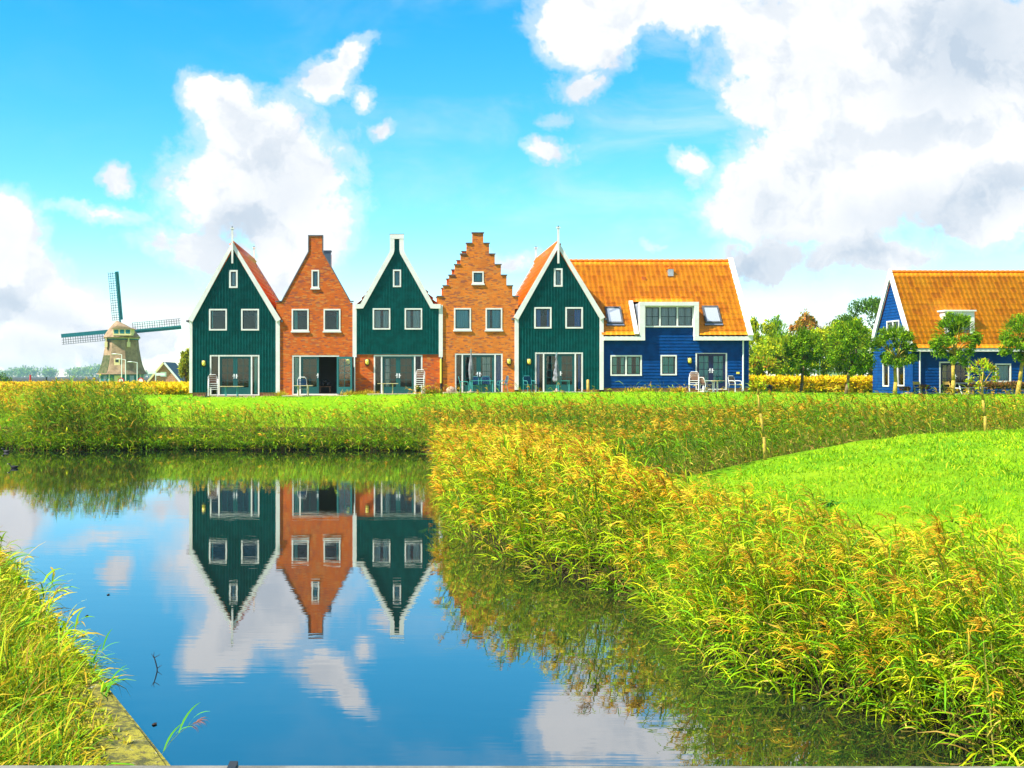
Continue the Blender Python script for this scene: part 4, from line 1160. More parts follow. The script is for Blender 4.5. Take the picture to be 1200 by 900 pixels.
class Bulk:
    def __init__(s): s.V = []; s.F = []; s.C = []; s.n = 0
    def add(s, V, Fq, C):
        s.V.append(V); s.F.append(Fq + s.n); s.C.append(C); s.n += len(V)
    def build(s, name, mat='leaves', parent=None):
        return bulk(name, np.vstack(s.V), np.vstack(s.F), mat, colr=np.vstack(s.C), parent=parent)
def in_view(x, y, z, m=110):
    yy_ = np.maximum(y, .5); px = CX + x * F / yy_; py = CY - (z - CH) * F / yy_
    return (px > -m) & (px < 1200 + m) & (py < 900 + 160) & (y > 3)
def scatter(x0, x1, y0, y1, dens, mask):
    """random ground points; dens may be a function of distance"""
    A = (x1 - x0) * (y1 - y0); n = int(A * dens)
    x = rng.uniform(x0, x1, n); y = rng.uniform(y0, y1, n)
    h, ds, dc, back = field(x, y)
    k = mask(x, y, h, ds, dc, back) & in_view(x, y, h)
    return x[k], y[k], h[k], ds[k]
def clumpy(x, y, s, seed=0.0):
    return .5 + .25 * (np.sin(x * s * 1.3 + seed + 1.7 * np.sin(y * s * .7 + seed)) + np.sin(y * s * 1.1 - seed * 2 + 1.5 * np.sin(x * s * .9)))
GREENS = [(.12,.32,.005),(.24,.46,.006),(.42,.58,.008),(.56,.58,.010),(.05,.16,.006)]
PLUME = [(.78,.42,.02),(.62,.29,.02),(.84,.58,.04),(.38,.17,.02)]
DRY = [(.55,.42,.08),(.42,.26,.06)]
def reeds(bk, x, y, z, hgt, leaf_n, leafL, leafW, plume_p, lean_az=math.pi, lean=.28, segs=3, plume_n=10, gw=(3,4,3,1.6,1.5), warm=0.0, plW=.012, lit=1.0):
    N = len(x)
    if N == 0: return
    az = lean_az + rng.normal(0, .75, N)
    bend = np.abs(rng.normal(lean, .14, N)) + .05
    e0 = R(90) - np.abs(rng.normal(.05, .09, N))
    base = np.stack([x, y, z - .03], 1)
    sc = lerp_cols(N, [(.22,.30,.03),(.35,.30,.06)], [2, 1])
    V, Fq, C, P = blades(base, az, hgt, np.full(N, .016), e0, bend, 3, sc, tip=.6, root=1)
    bk.add(V, Fq, C)
    for j in range(leaf_n):
        t = .03 + .95 * (j + rng.random(N)) / leaf_n
        k = np.minimum((t * 3).astype(int), 2); fr = (t * 3 - k)[:, None]
        p0 = P[np.arange(N), k] * (1 - fr) + P[np.arange(N), k + 1] * fr
        la = lean_az + rng.normal(0, 1.25, N)
        cl_ = clumpy(x, y, 1.1, .7)
        pal = lerp_cols(N, GREENS, gw)
        warmc = lerp_cols(N, [(.50,.42,.02),(.55,.36,.03)], [2, 1])
        wsel = (rng.random(N) < (.10 + warm * cl_) * (1.2 - .5 * t))[:, None]
        dry = (t < .35)[:, None] & (rng.random(N) < .35)[:, None]
        cols = np.where(wsel, warmc, pal); cols = np.where(dry, lerp_cols(N, DRY, [1, 1]), cols)
        L_ = leafL * rng.uniform(.65, 1.25, N); W_ = leafW * rng.uniform(.7, 1.3, N)
        bk.add(*blades(p0, la, L_, W_, rng.uniform(.75, 1.35, N), rng.uniform(.7, 2.3, N), segs, cols)[:3])
    s = rng.random(N) < plume_p * (.45 + 1.3 * clumpy(x, y, .9, 2.5))
    M_ = int(s.sum())
    if M_:
        tp = P[s, 3]; d = P[s, 3] - P[s, 2]; d /= np.linalg.norm(d, axis=1)[:, None]
        pc = lerp_cols(M_, PLUME, [3, 2, 2, 1], .15)
        for j in range(plume_n):
            pa = lean_az + rng.normal(0, .55, M_)
            b = tp - d * (rng.random((M_, 1)) * .16)
            bk.add(*blades(b, pa, rng.uniform(.12, .26, M_), np.full(M_, plW) * rng.uniform(.8, 1.6, M_), rng.uniform(.3, 1.5, M_), rng.uniform(.8, 1.9, M_), 2, pc * rng.uniform(.8, 1.2, (M_, 1)), tip=.3, root=.5)[:3])

def inlawn(x, y): return sdf(x, y, lawn_poly)[1]
def lawnd(x, y):
    d, i = sdf(x, y, lawn_poly); return np.where(i, d, -d)
# --- far bank
bk = Bulk()
x, y, z, ds = scatter(-27, 2.5, 56.5, 64, 17, lambda x, y, h, ds, dc, b: (ds > -.40) & (ds < 2.6 + 1.3 * clumpy(x, y, .5)) & ~((x > -17) & (x < -12.6) & (ds < 2.4) & (rng.random(len(x)) < .5)))
reeds(bk, x, y, z, (1.25 + .55 * clumpy(x, y, .8)) * rng.uniform(.8, 1.15, len(x)), 6, .42, .042, .22, segs=2, plume_n=5, warm=.08, plW=.035, gw=(5,4,1.6,.7,4))
x, y, z, ds = scatter(-30, 2.5, 60, 66, 9, lambda x, y, h, ds, dc, b: (ds > 2.3) & (ds < 5.0) & (clumpy(x, y, .7, 2) > .42))
reeds(bk, x, y, z, rng.uniform(.5, 1.0, len(x)), 5, .35, .04, .55, segs=2, plume_n=5, warm=.7, plW=.035)
x, y, z, ds = scatter(-27, 2.5, 56.5, 64, 40, lambda x, y, h, ds, dc, b: (ds > -.45) & (ds < .6))
N = len(x)
for j in range(6):
    bk.add(*blades(np.stack([x, y, np.maximum(z, 0) + .02 + .45 * rng.random(N)], 1), -1.57 + rng.normal(0, 1.0, N), rng.uniform(.35, .75, N), rng.uniform(.03, .05, N), rng.uniform(.4, 1.4, N), rng.uniform(.6, 1.8, N), 2, lerp_cols(N, GREENS + DRY, (4,4,1.6,.6,5,.5,.7)))[:3])
bk.C = [c_ * .95 for c_ in bk.C]
tag(bk.build('far_bank_reeds'), 'long belt of green reeds with brown plumes at the far edge of the pond below the houses', 'reeds', kind='stuff')
bk = Bulk()
x, y, z, ds = scatter(-17.8, -12.3, 57.4, 61.5, 26, lambda x, y, h, ds, dc, b: (ds > -.4) & (ds < 3.4))
reeds(bk, x, y, z, (2.75 - .45 * np.abs((x + 15) / 2.6) ** 2) * rng.uniform(.85, 1.15, len(x)), 8, .60, .045, .22, segs=2, plume_n=5, lean=.18, warm=.05, plW=.035, gw=(5,2.6,.8,.4,6))
bk.C = [c_ * .86 for c_ in bk.C]
tag(bk.build('tall_reed_clump'), 'tall dark green reed clump standing above the far bank reeds at the left', 'reeds', kind='stuff')
bk = Bulk()
x, y, z, ds = scatter(-40, -14.5, 61, 76, 8, lambda x, y, h, ds, dc, b: (ds > 3.2) & (x < -17.5 + (y - 61) * .1 + 2.0 * clumpy(x, y, .3)))
reeds(bk, x, y, z, rng.uniform(.45, .95, len(x)), 5, .34, .05, .75, segs=2, plume_n=6, warm=1.0, plW=.05, gw=(2,3,3,3,1))
tag(bk.build('rough_grass'), 'orange brown rough grass and seed heads on the bank at the far left', 'rough grass', kind='stuff')
# --- swale behind the mound
bk = Bulk()
x, y, z, ds = scatter(1.4, 46, 30, 63.5, 13, lambda x, y, h, ds, dc, b: (ds > .1) & b & ~inlawn(x, y) & (h < 1.35 + .2 * clumpy(x, y, .6)) & ((x > 4.8) | (y > 44)) & ((dc > .35) | (x < 6)))
hh = (1.45 + .45 * clumpy(x, y, .5, 1)) * np.where(x > 22, .9, 1) * rng.uniform(.8, 1.15, len(x))
reeds(bk, x, y, z, hh, 6, .45, .036, .42, segs=2, plume_n=5, lean=.45, warm=.05, plW=.032, gw=(5,3,.9,.4,5.5))
bk.C = [c_ * .80 for c_ in bk.C]
tag(bk.build('ditch_reeds'), 'darker leaning reeds with brown plumes in the ditch behind the grassy mound', 'reeds', kind='stuff')
# --- peninsula reeds, in three depths of detail
def penin(x, y, h, ds, dc, b):
    ld = lawnd(x, y)
    return (ds > -.05) & (x > .8) & (y < 47.5) & ((~b) | (x < 6.2)) & (ld < -.2 + .7 * (clumpy(x, y, .9) - .5)) & ~((x > 6.2) & b)
bk = Bulk()
x, y, z, ds = scatter(.8, 7.5, 28, 47.5, 22, penin)
hh = (1.35 + .45 * clumpy(x, y, .7)) * rng.uniform(.8, 1.15, len(x)) * (.42 + .58 * ss((-lawnd(x, y) - .2) / 2.6))
reeds(bk, x, y, z, hh, 9, .46, .034, .8, segs=3, plume_n=10, lean=.38, warm=.16, plW=.026, gw=(2,4,4,2.2,1))
x, y, z, ds = scatter(.8, 9, 19, 28, 30, penin)
hh = (1.50 + .45 * clumpy(x, y, .9)) * (.78 + .42 * clumpy(x, y, 2.1, 4.3)) * rng.uniform(.8, 1.15, len(x)) * (.42 + .58 * ss((-lawnd(x, y) - .2) / 2.6))
reeds(bk, x, y, z, hh, 10, .46, .026, .6, segs=4, plume_n=12, lean=.38, warm=.08, plW=.018, gw=(2,4,4,2.0,1))
tag(bk.build('point_reeds'), 'bright yellow green reeds with orange plumes on the point of land jutting into the pond', 'reeds', kind='stuff')
bk = Bulk()
x, y, z, ds = scatter(3, 12, 6, 19, 54, lambda x, y, h, ds, dc, b: penin(x, y, h, ds, dc, b))
hh = (1.02 + .42 * clumpy(x, y, 1.2)) * (.74 + .50 * clumpy(x, y, 2.7, 1.3)) * rng.uniform(.75, 1.2, len(x)) * (.36 + .64 * ss((-lawnd(x, y) - .1) / 2.6))
reeds(bk, x, y, z, hh, 12, .44, .019, .30, segs=5, plume_n=14, lean=.34, warm=.03, plW=.010, gw=(3.5,5,4.5,.9,1.2))
# leaves hanging over the water's edge
x, y, z, ds = scatter(2.5, 8, 8, 27, 60, lambda x, y, h, ds, dc, b: (ds > -.15) & (ds < .5) & (x > 1.0))
N = len(x)
for j in range(5):
    bk.add(*blades(np.stack([x, y, z + .02 + .25 * rng.random(N)], 1), math.pi + .5 + rng.normal(0, .8, N), rng.uniform(.35, .75, N), rng.uniform(.018, .032, N), rng.uniform(.5, 1.4, N), rng.uniform(.8, 2.0, N), 4, lerp_cols(N, GREENS + DRY, (3,4,3,1.5,2,.8,.8)))[:3])
tag(bk.build('near_shore_reeds'), 'broad leaved yellow green reeds overhanging dark water at the lower right', 'reeds', kind='stuff')
# --- long grass between the reeds and the lawn, and the lawn itself
bk = Bulk()
x, y, z, ds = scatter(5, 14, 8, 27, 130, lambda x, y, h, ds, dc, b: (ds > .6) & (lawnd(x, y) > -1.2) & (lawnd(x, y) < 1.3 + 1.1 * clumpy(x, y, 1.1)) & ((~b) | (x < 6.2)))
N = len(x); ld = lawnd(x, y)
hL = np.clip(.46 - .15 * ld, .12, .6) * rng.uniform(.6, 1.3, N)
for j in range(3):
    bk.add(*blades(np.stack([x + rng.normal(0, .04, N), y + rng.normal(0, .04, N), z - .01], 1), rng.uniform(0, 6.28, N), hL * rng.uniform(.7, 1.2, N), rng.uniform(.012, .020, N), rng.uniform(.9, 1.5, N), rng.uniform(.3, 1.6, N), 3, lerp_cols(N, GREENS, (2,4,5,1.6,.8)))[:3])
xx_, yy_, zz_, _ = scatter(5, 14, 8, 27, 6, lambda x, y, h, ds, dc, b: (ds > .6) & (lawnd(x, y) > -1.2) & (lawnd(x, y) < 1.6) & ~b)
reeds(bk, xx_, yy_, zz_, rng.uniform(.55, .95, len(xx_)), 5, .35, .022, .7, segs=4, plume_n=10, warm=.4, plW=.011)
tag(bk.build('long_grass'), 'uncut yellow green grass between the shore reeds and the mown mound', 'long grass', kind='stuff')
bk = Bulk()
for (ya, yb_, dn, wd_) in ((11, 20, 330, .011), (20, 30, 200, .016), (30, 48, 75, .030)):
    x, y, z, ds = scatter(5.5, 34, ya, yb_, dn, lambda x, y, h, ds, dc, b: (lawnd(x, y) > .0) & (dc > .05))
    N = len(x)
    cl_ = clumpy(x, y, 1.6, 3) * .6 + clumpy(x, y, 5.0, 1) * .4
    c1 = lerp_cols(N, [(.24,.48,.004),(.36,.57,.005),(.13,.32,.004),(.50,.56,.01)], (4,4,2,1.5))
    c1 *= (.60 + .62 * cl_)[:, None]
    bk.add(*blades(np.stack([x, y, z - .015], 1), rng.uniform(0, 6.28, N), rng.uniform(.07, .15, N) * (.7 + .7 * cl_), np.full(N, wd_) * rng.uniform(.7, 1.3, N), rng.uniform(.8, 1.5, N), rng.uniform(.2, 1.4, N), 2, c1, root=.9)[:3])
x, y, z, ds = scatter(-24, 44, 61, 79, 26, lambda x, y, h, ds, dc, b: (h > 1.0) & ~((y > 70.9) & (x > -12.5) & (x < 22)) & ~((y > 75) & (x > 32)))
N = len(x); cl_ = clumpy(x, y, .9, 5)
bk.add(*blades(np.stack([x, y, z - .02], 1), rng.uniform(0, 6.28, N), rng.uniform(.06, .14, N) * (.6 + .8 * cl_), np.full(N, .05), rng.uniform(.7, 1.4, N), rng.uniform(.2, 1.2, N), 2, lerp_cols(N, [(.22,.48,.004),(.32,.55,.005),(.14,.36,.004)], (4,3,2)) * (.65 + .6 * cl_)[:, None], root=.9)[:3])
tag(bk.build('lawn_grass'), 'short bright green grass on the mound and on the lawn before the houses', 'grass', kind='stuff')
# --- left bank
bk = Bulk()
def lb(x, y): return (BK(y) - x)
x, y, z, ds = scatter(-14, 2.5, 4, 27.5, 150, lambda x, y, h, ds, dc, b: (lb(x, y) > (.05 + .38 * ss((13.5 - y) / 3.5)) + .45 * clumpy(x, y, 1.4)) & (x < BK(y)))
N = len(x); dd = lb(x, y)
hL = np.clip(.20 + .18 * dd, .18, .50) * rng.uniform(.6, 1.25, N) * (.7 + .6 * clumpy(x, y, 1.5, 4))
YG = GREENS + [(.50,.42,.012),(.58,.38,.02),(.34,.20,.03)]
for j in range(6):
    bk.add(*blades(np.stack([x + rng.normal(0, .05, N), y + rng.normal(0, .05, N), z - .02], 1), rng.uniform(0, 6.28, N), hL * rng.uniform(.6, 1.3, N), rng.uniform(.010, .024, N), rng.uniform(.7, 1.5, N), rng.uniform(.4, 2.0, N), 4, lerp_cols(N, YG, (4,4,2.4,1.6,2.5,3.4,2.6,1.6)) * .86)[:3])
x, y, z, ds = scatter(-14, 2.5, 4, 27.5, 420, lambda x, y, h, ds, dc, b: (lb(x, y) > .16) & (lb(x, y) > .1) & (lb(x, y) < 1.6) & (clumpy(x, y, 3.1, 2) > .22))
N = len(x)
for j in range(2):
    bk.add(*blades(np.stack([x, y, z + .025], 1), rng.uniform(0, 6.28, N), rng.uniform(.04, .12, N), rng.uniform(.012, .03, N), rng.uniform(.3, 1.3, N), rng.uniform(.2, 1.4, N), 2, lerp_cols(N, [(.40,.38,.02),(.28,.36,.015),(.20,.16,.03),(.5,.42,.04)], (4,4,2,2)), root=.9)[:3])
x, y, z, ds = scatter(-14, 0, 12, 27.5, 90, lambda x, y, h, ds, dc, b: (lb(x, y) > -.02) & (lb(x, y) < .35) & (clumpy(x, y, 2.0, 8) > .35))
N = len(x)
for j in range(4):
    bk.add(*blades(np.stack([x, y, np.maximum(z, .3)], 1), .3 + rng.normal(0, 1.0, N), rng.uniform(.2, .5, N), rng.uniform(.012, .024, N), rng.uniform(.3, 1.3, N), rng.uniform(.8, 2.2, N), 4, lerp_cols(N, YG, (3,4,5,3,1.2,3,2,.8)))[:3])
# white specks of tiny flowers
x, y, z, ds = scatter(-5, 2, 8, 17, 60, lambda x, y, h, ds, dc, b: (lb(x, y) > .2) & (lb(x, y) < 1.2) & (clumpy(x, y, 4.0, 6) > .66))
N = len(x)
bk.add(*blades(np.stack([x, y, z + .03], 1), rng.uniform(0, 6.28, N), rng.uniform(.03, .07, N), rng.uniform(.03, .05, N), np.full(N, .2), np.full(N, .1), 2, lerp_cols(N, [(.7,.72,.62)], [1]), root=.9)[:3])
x, y, z, ds = scatter(-14, 0, 13, 27, 3.2, lambda x, y, h, ds, dc, b: (lb(x, y) > .05) & (lb(x, y) < 3.0))
reeds(bk, x, y, z, rng.uniform(.4, .75, len(x)), 9, .40, .028, .35, lean_az=.3, segs=4, plume_n=9, warm=.3, plW=.011)
tag(bk.build('bank_grass'), 'tangled yellow and green grass on the near left bank', 'grass', kind='stuff')
# single reeds leaning out over the water from the left bank
def lone_reed(label, x, y, h, az, lean, nleaf, plume):
    bk = Bulk(); z = .22
    b = np.array([[x, y, z]])
    V, Fq, C, P = blades(b, np.array([az]), np.array([h]), np.array([.010]), np.array([1.35]), np.array([lean]), 6, np.array([[.22,.34,.03]]), tip=.5, root=1)
    bk.add(V, Fq, C)
    for i in range(nleaf):
        k = 2 + (i * 4) // max(1, nleaf); 
        bk.add(*blades(P[:, min(k, 5)] , np.array([az + (-1) ** i * .8]), np.array([.30 + .1 * random.random()]), np.array([.020]), np.array([1.1]), np.array([1.0]), 6, np.array([[.10,.36,.02]]), twist=np.array([.5]))[:3])
    if plume:
        for j in range(26):
            bk.add(*blades(P[:, 6] - (P[:, 6] - P[:, 5]) * random.random(), np.array([az + random.gauss(0, .5)]), np.array([.12]), np.array([.006]), np.array([random.uniform(.2, 1)]), np.array([1.6]), 3, np.array([[.40,.15,.10]]))[:3])
    tag(bk.build('reed'), label, 'reed')
lone_reed('single reed with a drooping reddish plume leaning over the water from the lower left bank', -2.02, 10.15, .58, .25, 1.0, 4, True)
lone_reed('slim leafy reed shoot leaning over the water halfway along the left bank', -3.35, 13.0, .50, .6, .7, 5, False)
lone_reed('short green reed shoot rising beside the edge of the left bank', -2.95, 12.05, .34, .2, .3, 4, False)
# timber edge of the left bank
e = MB(); y_ = 3.0
while y_ < 27:
    y2 = min(y_ + 2.4, 27.2); a = (BK(y_), y_); b = (BK(y2), y2)
    nrm = Vector((1, .448, 0)).normalized()
    def q(p, o, z): return (p[0] + nrm.x * o, p[1] + nrm.y * o, z)
    e.add([q(a, 0, -.6), q(b, 0, -.6), q(b, .07, -.6), q(a, .07, -.6), q(a, 0, .33), q(b, 0, .33), q(b, .07, .33), q(a, .07, .33)], [(0,3,2,1),(4,5,6,7),(0,1,5,4),(1,2,6,5),(2,3,7,6),(3,0,4,7)])
    y_ = y2 
tag(e.build('bank_edging', 'moss'), 'mossy board edging holding up the near left bank', 'edging')
ms = []
for i in range(48):
    yv = 3 + i * .5
    for o in (.01, -.3, -.7, -1.3):
        ms.append((BK(yv) + o * .91, yv + o * .41, .372 + .012 * math.sin(i * 1.3 + o * 5) + .35 * float(ss(max(0, -o) / 3.5))))
fs = [(i * 4 + j, i * 4 + j + 1, i * 4 + j + 5, i * 4 + j + 4) for i in range(47) for j in range(3)]
mo = MB().add(ms, fs).build('moss', 'moss', None, True); tag(mo, 'flat moss and stone patches along the near left bank', 'moss', kind='stuff')

# --- crops behind
bk = Bulk()
CROP = [(.90,.62,.005),(.82,.50,.005),(.66,.58,.008),(.85,.55,.01)]
def crop(bk, x0, x1, y0, y1, dn, hgt, wl, mask=None):
    n = int((x1 - x0) * (y1 - y0) * dn)
    x = rng.uniform(x0, x1, n); y = y0 + (y1 - y0) * rng.random(n) ** 1.6
    k = in_view(x, y, np.full(n, 2.5), 60)
    if mask is not None: k &= mask(x, y)
    x, y = x[k], y[k]; h, *_ = field(x, y); N = len(x)
    for j in range(4):
        bk.add(*blades(np.stack([x, y, h + hgt * rng.random(N) * .55], 1), rng.uniform(0, 6.28, N), hgt * rng.uniform(.35, .52, N), np.full(N, wl) * rng.uniform(.6, 1.4, N), rng.uniform(.6, 1.5, N), rng.uniform(.2, 1.6, N), 2, lerp_cols(N, CROP, (4,3,2,2), .12), root=.8)[:3])
crop(bk, -52, -11.8, 77, 129, 13, .78, .17, lambda x, y: (x < -13.6 - (y - 82) * .0) | (y > 84))
tag(bk.build('yellow_crop'), 'yellow crop field behind the pond at the left, in front of the windmill', 'crop', kind='stuff')
bk = Bulk()
crop(bk, 20, 46, 83.0, 112, 30, 1.30, .17)
tag(bk.build('yellow_crop'), 'yellow crop field between the two blue houses', 'crop', kind='stuff')

# ------------------------------------------------------------------ trees
def leaf_cloud(bk, cen, rad, n, size, pal, wts):
    p = rng.normal(0, 1, (n, 3)); p /= np.linalg.norm(p, axis=1)[:, None]
    p = p * (rng.random((n, 1)) ** .45) * np.array(rad) + np.array(cen)
    bk.add(*blades(p, rng.uniform(0, 6.28, n), size * rng.uniform(.7, 1.4, n), size * .55 * rng.uniform(.7, 1.3, n), rng.uniform(-1.2, 1.4, n), rng.uniform(-.6, 1.2, n), 1, lerp_cols(n, pal, wts), tip=.7, root=1.0)[:3])
def tree(name, label, cat, group, x, y, zb, ztrunk, cz, rad, nclump, per, lsize, pal, wts, tr=.09, lean=0.0, bark='bark', spread=.42, parent=None, limbs=True):
    t = thing(name, label, cat, (x, y, zb), group)
    m = MB(); top = Vector((x + lean, y, ztrunk))
    pts = [Vector((x, y, zb - .1)), Vector((x + lean * .25 + .35 * tr, y, zb + (ztrunk - zb) * .35)), Vector((x + lean * .6 - .3 * tr, y, zb + (ztrunk - zb) * .7)), top]
    m.path(pts, [tr * 1.3, tr, tr * .9, tr * .8], 8)
    cen = Vector((x + lean, y, cz)); rs = random.Random(int(x * 100) + int(y))
    bk = Bulk(); cl_ = []
    for i in range(nclump):
        while True:
            q = Vector((rs.uniform(-1, 1), rs.uniform(-1, 1), rs.uniform(-1, 1)))
            if .25 < q.length < 1: break
        q = q * (1.05 / max(.6, q.length) ** .35)
        c = Vector((cen.x + q.x * rad[0], cen.y + q.y * rad[1], cen.z + q.z * rad[2])); cl_.append(c)
        s = spread * rs.uniform(.6, 1.25)
        leaf_cloud(bk, c, (rad[0] * s, rad[1] * s, rad[2] * s * .8), int(per * rs.uniform(.6, 1.3)), lsize, pal, wts)
    # twigs sticking out of the outline
    n = nclump * 14
    a = rng.uniform(0, 6.28, n); b_ = rng.uniform(-.3, 1.3, n)
    p = np.stack([cen.x + np.cos(a) * np.cos(b_) * rad[0] * .85, cen.y + np.sin(a) * np.cos(b_) * rad[1] * .85, cen.z + np.sin(b_) * rad[2] * .85], 1)
    bk.add(*blades(p, a, np.full(n, min(.7, rad[0] * .36)) * rng.uniform(.4, 1.2, n), np.full(n, lsize * .4), b_ + .3, rng.uniform(0, 1, n), 3, lerp_cols(n, pal, wts), tip=.4)[:3])
    if limbs:
        for c in cl_[:max(7, nclump // 3)]:
            mid = top.lerp(c, .5) + Vector((0, 0, .05 * rad[2])); m.path([top - Vector((0, 0, .06)), mid, c], [tr * .55, tr * .3, tr * .1], 5)
    m.build('trunk', bark, t, True)
    bk.build('crown', parent=t)
    return t
TG = [(.09,.23,.008),(.18,.38,.008),(.33,.50,.01),(.04,.11,.008)]
TY = [(.36,.46,.008),(.54,.54,.01),(.20,.34,.008),(.10,.22,.008)]
TR = [(.50,.17,.03),(.38,.24,.03),(.22,.26,.02),(.58,.30,.03)]
TD = [(.05,.14,.010),(.08,.20,.012),(.15,.28,.012),(.025,.07,.01)]
gy_ = lambda x, y: ground_z(x, y)
GT = 'young round crowned trees on the lawn'
for (lab, pxc, Y, pyb, pt, pb, w_, pxt, bark, pal) in (
    ('small green tree with a crooked dark trunk, nearer to the dormer house', 943, 76, 461, 386, 438, 38, 938, 'bark', TG),
    ('fullest round green tree with a dark trunk, on the lawn before the yellow field', 998, 74.5, 463, 376, 440, 50, 991, 'bark', TG),
    ('green tree with reddish tips in front of the blue gable wall of the separate house', 1050, 73.5, 463, 383, 430, 44, 1048.5, 'yellow_bark', TG),
    ('slender yellow trunked tree in front of the glazed door of the separate blue house', 1119, 71, 465, 369, 425, 46, 1115.6, 'yellow_bark', TG),
    ('yellow trunked tree at the right edge of the photo before a small window', 1202, 70.5, 465, 371, 425, 52, 1191.8, 'yellow_bark', TG)):
    x = X_(pxt, Y); zb = gy_(x, Y); z1 = CH + (CY - pt) * Y / F; z0 = CH + (CY - pb) * Y / F; s = Y / F
    tr_ = tree('young_tree', lab, 'tree', GT, x, Y, zb, z0 + .35 * (z1 - z0) * .6, (z0 + z1) / 2, (w_ / 2 * s, w_ / 2 * s, (z1 - z0) / 2), 44, 165, .12, pal, (3, 4, 3, 2), tr=.10 if bark == 'bark' else .115, lean=(pxc - pxt) * s, bark=bark, spread=.27)
    if 'reddish' in lab:
        pass
# saplings with stakes on the mound crest
for (lab, px_, py_, Y, ptop, cw, lean_px, pal) in (
    ('thin leaning sapling with a nearly bare top on the left part of the mound crest', 897, 539, 35.4, 443, 20, -9, TY),
    ('yellow stemmed sapling with reddish and green leaves on the mound crest at the right', 1155, 509, 42.5, 423, 32, -4.5, TR)):
    x = (px_ - CX) * Y / F; zb = gy_(x, Y); s = Y / F
    zt = CH + (CY - ptop) * s
    nc = 6 if cw < 25 else 14
    tree('sapling', lab, 'tree', 'saplings on the mound', x, Y, zb, zt - cw * .9 * s, zt - cw * .5 * s, (cw / 2 * s, cw / 2 * s, cw * .55 * s), nc, 9 if cw < 25 else 42, .085, (TY if cw < 25 else TG[:3] + TY[:2] + TR[:1]), ((3, 3, 2, 1) if cw < 25 else (1, 2, 3, 3, 3, 2.5)), tr=.042 if cw < 25 else .05, lean=lean_px * s, bark='yellow_bark', spread=.30)
# trees beyond the field
GB = 'trees beyond the yellow field'
for (lab, pxc, Y, ptop, pbot, w_, pal, n, per) in (
    ('open crowned green tree close behind the dormer house gable', 888, 132, 378, 440, 38, TY, 26, 130),
    ('tall green tree with gaps in its crown, left in the line beyond the field', 911, 150, 374, 436, 36, TG[:3] + TY[:1], 26, 150),
    ('rust red topped tree beyond the yellow field', 944, 145, 372, 425, 36, TR, 26, 150),
    ('low yellow green willow beyond the yellow field behind the crooked tree', 918, 125, 396, 440, 60, TY, 34, 190),
    ('bright yellow green tree between the two young trees on the lawn', 966, 128, 388, 440, 44, TY, 30, 180),
    ('yellow green tree behind the fullest young tree', 997, 130, 378, 440, 50, TY, 34, 190),
    ('great dark green oak rising behind the roof of the separate blue house', 1023, 160, 345, 432, 86, TD, 46, 210),
    ('dark green bush at the foot of the separate blue house beyond the field', 1020, 122, 412, 441, 40, TD, 20, 150),
    ('orange and yellow shrub right beside the dormer house beyond the field', 893, 118, 420, 441, 34, TY + TR[:1], 20, 130)):
    s = Y / F; x = (pxc - CX) * s; zb = 2.3 if Y < 131 else .6
    z1 = CH + (CY - ptop) * s; z0 = CH + (CY - pbot) * s
    wts = [3, 3, 2, 1, 2][:len(pal)]
    low_ = 'bush' in lab or 'shrub' in lab
    tree('shrub' if low_ else 'field_tree', lab, 'shrub' if low_ else 'tree', None if low_ else GB, x, Y, zb, z0 + .2 * (z1 - z0), (z0 + z1) / 2, (w_ / 2 * s, w_ / 2 * s, (z1 - z0) / 2), n, int(per * (1.9 if 'oak' in lab else 1.1)), .30, pal, wts, tr=.22, spread=.36)
# conical yellow green tree left of the first house
Y = 118; s = Y / F
tree('conical_tree', 'yellow green pointed tree just left of the first teal house', 'tree', None, (218 - CX) * s, Y, 2.3, 3.2, CH + (CY - 428) * s, (6.5 * s, 6.5 * s, 18 * s), 26, 130, .24, [(.42,.42,.02),(.28,.34,.02),(.16,.24,.02)], (4, 3, 2), tr=.14, spread=.34)
# hedge in front of the separate blue house
bk = Bulk(); sh = thing('hedge', 'low russet brown clipped hedge on thin stems before the separate blue house', 'hedge', (X_(1168, 74), 74.0, gy_(X_(1168, 74), 74)))
sm_ = MB()
for i in range(16):
    xh = X_(1137 + i * 4.6, 74); leaf_cloud(bk, (xh, 74 + .1 * math.sin(i), Z_(451.5, 74)), (.34, .35, .26), 170, .10, [(.20,.07,.02),(.30,.14,.03),(.12,.12,.02)], (3, 2, 2))
    sm_.tube((xh, 74, gy_(xh, 74) - .05), (xh, 74, Z_(452, 74)), .025, .018, 5)
bk.build('foliage', parent=sh); sm_.build('stems', 'bark', sh)
for (lab, px_, py_, Y) in (('small russet shrub at the foot of the blue gable wall', 1059, 455.5, 74.2), ('tiny russet shrub beside the downpipe of the separate blue house', 1081, 453.5, 74.6)):
    t = thing('small_shrub', lab, 'shrub', (X_(px_, Y), Y, gy_(X_(px_, Y), Y))); bk = Bulk()
    for i in range(4): leaf_cloud(bk, (X_(px_, Y) + random.uniform(-.3, .3), Y, Z_(py_, Y)), (.22, .22, .15), 90, .08, [(.30,.10,.03),(.22,.13,.03)], (2, 1))
    bk.build('foliage', parent=t); MB().tube((X_(px_, Y), Y, gy_(X_(px_, Y), Y) - .05), (X_(px_, Y), Y, Z_(py_, Y)), .03, .02, 5).build('stem', 'bark', t)
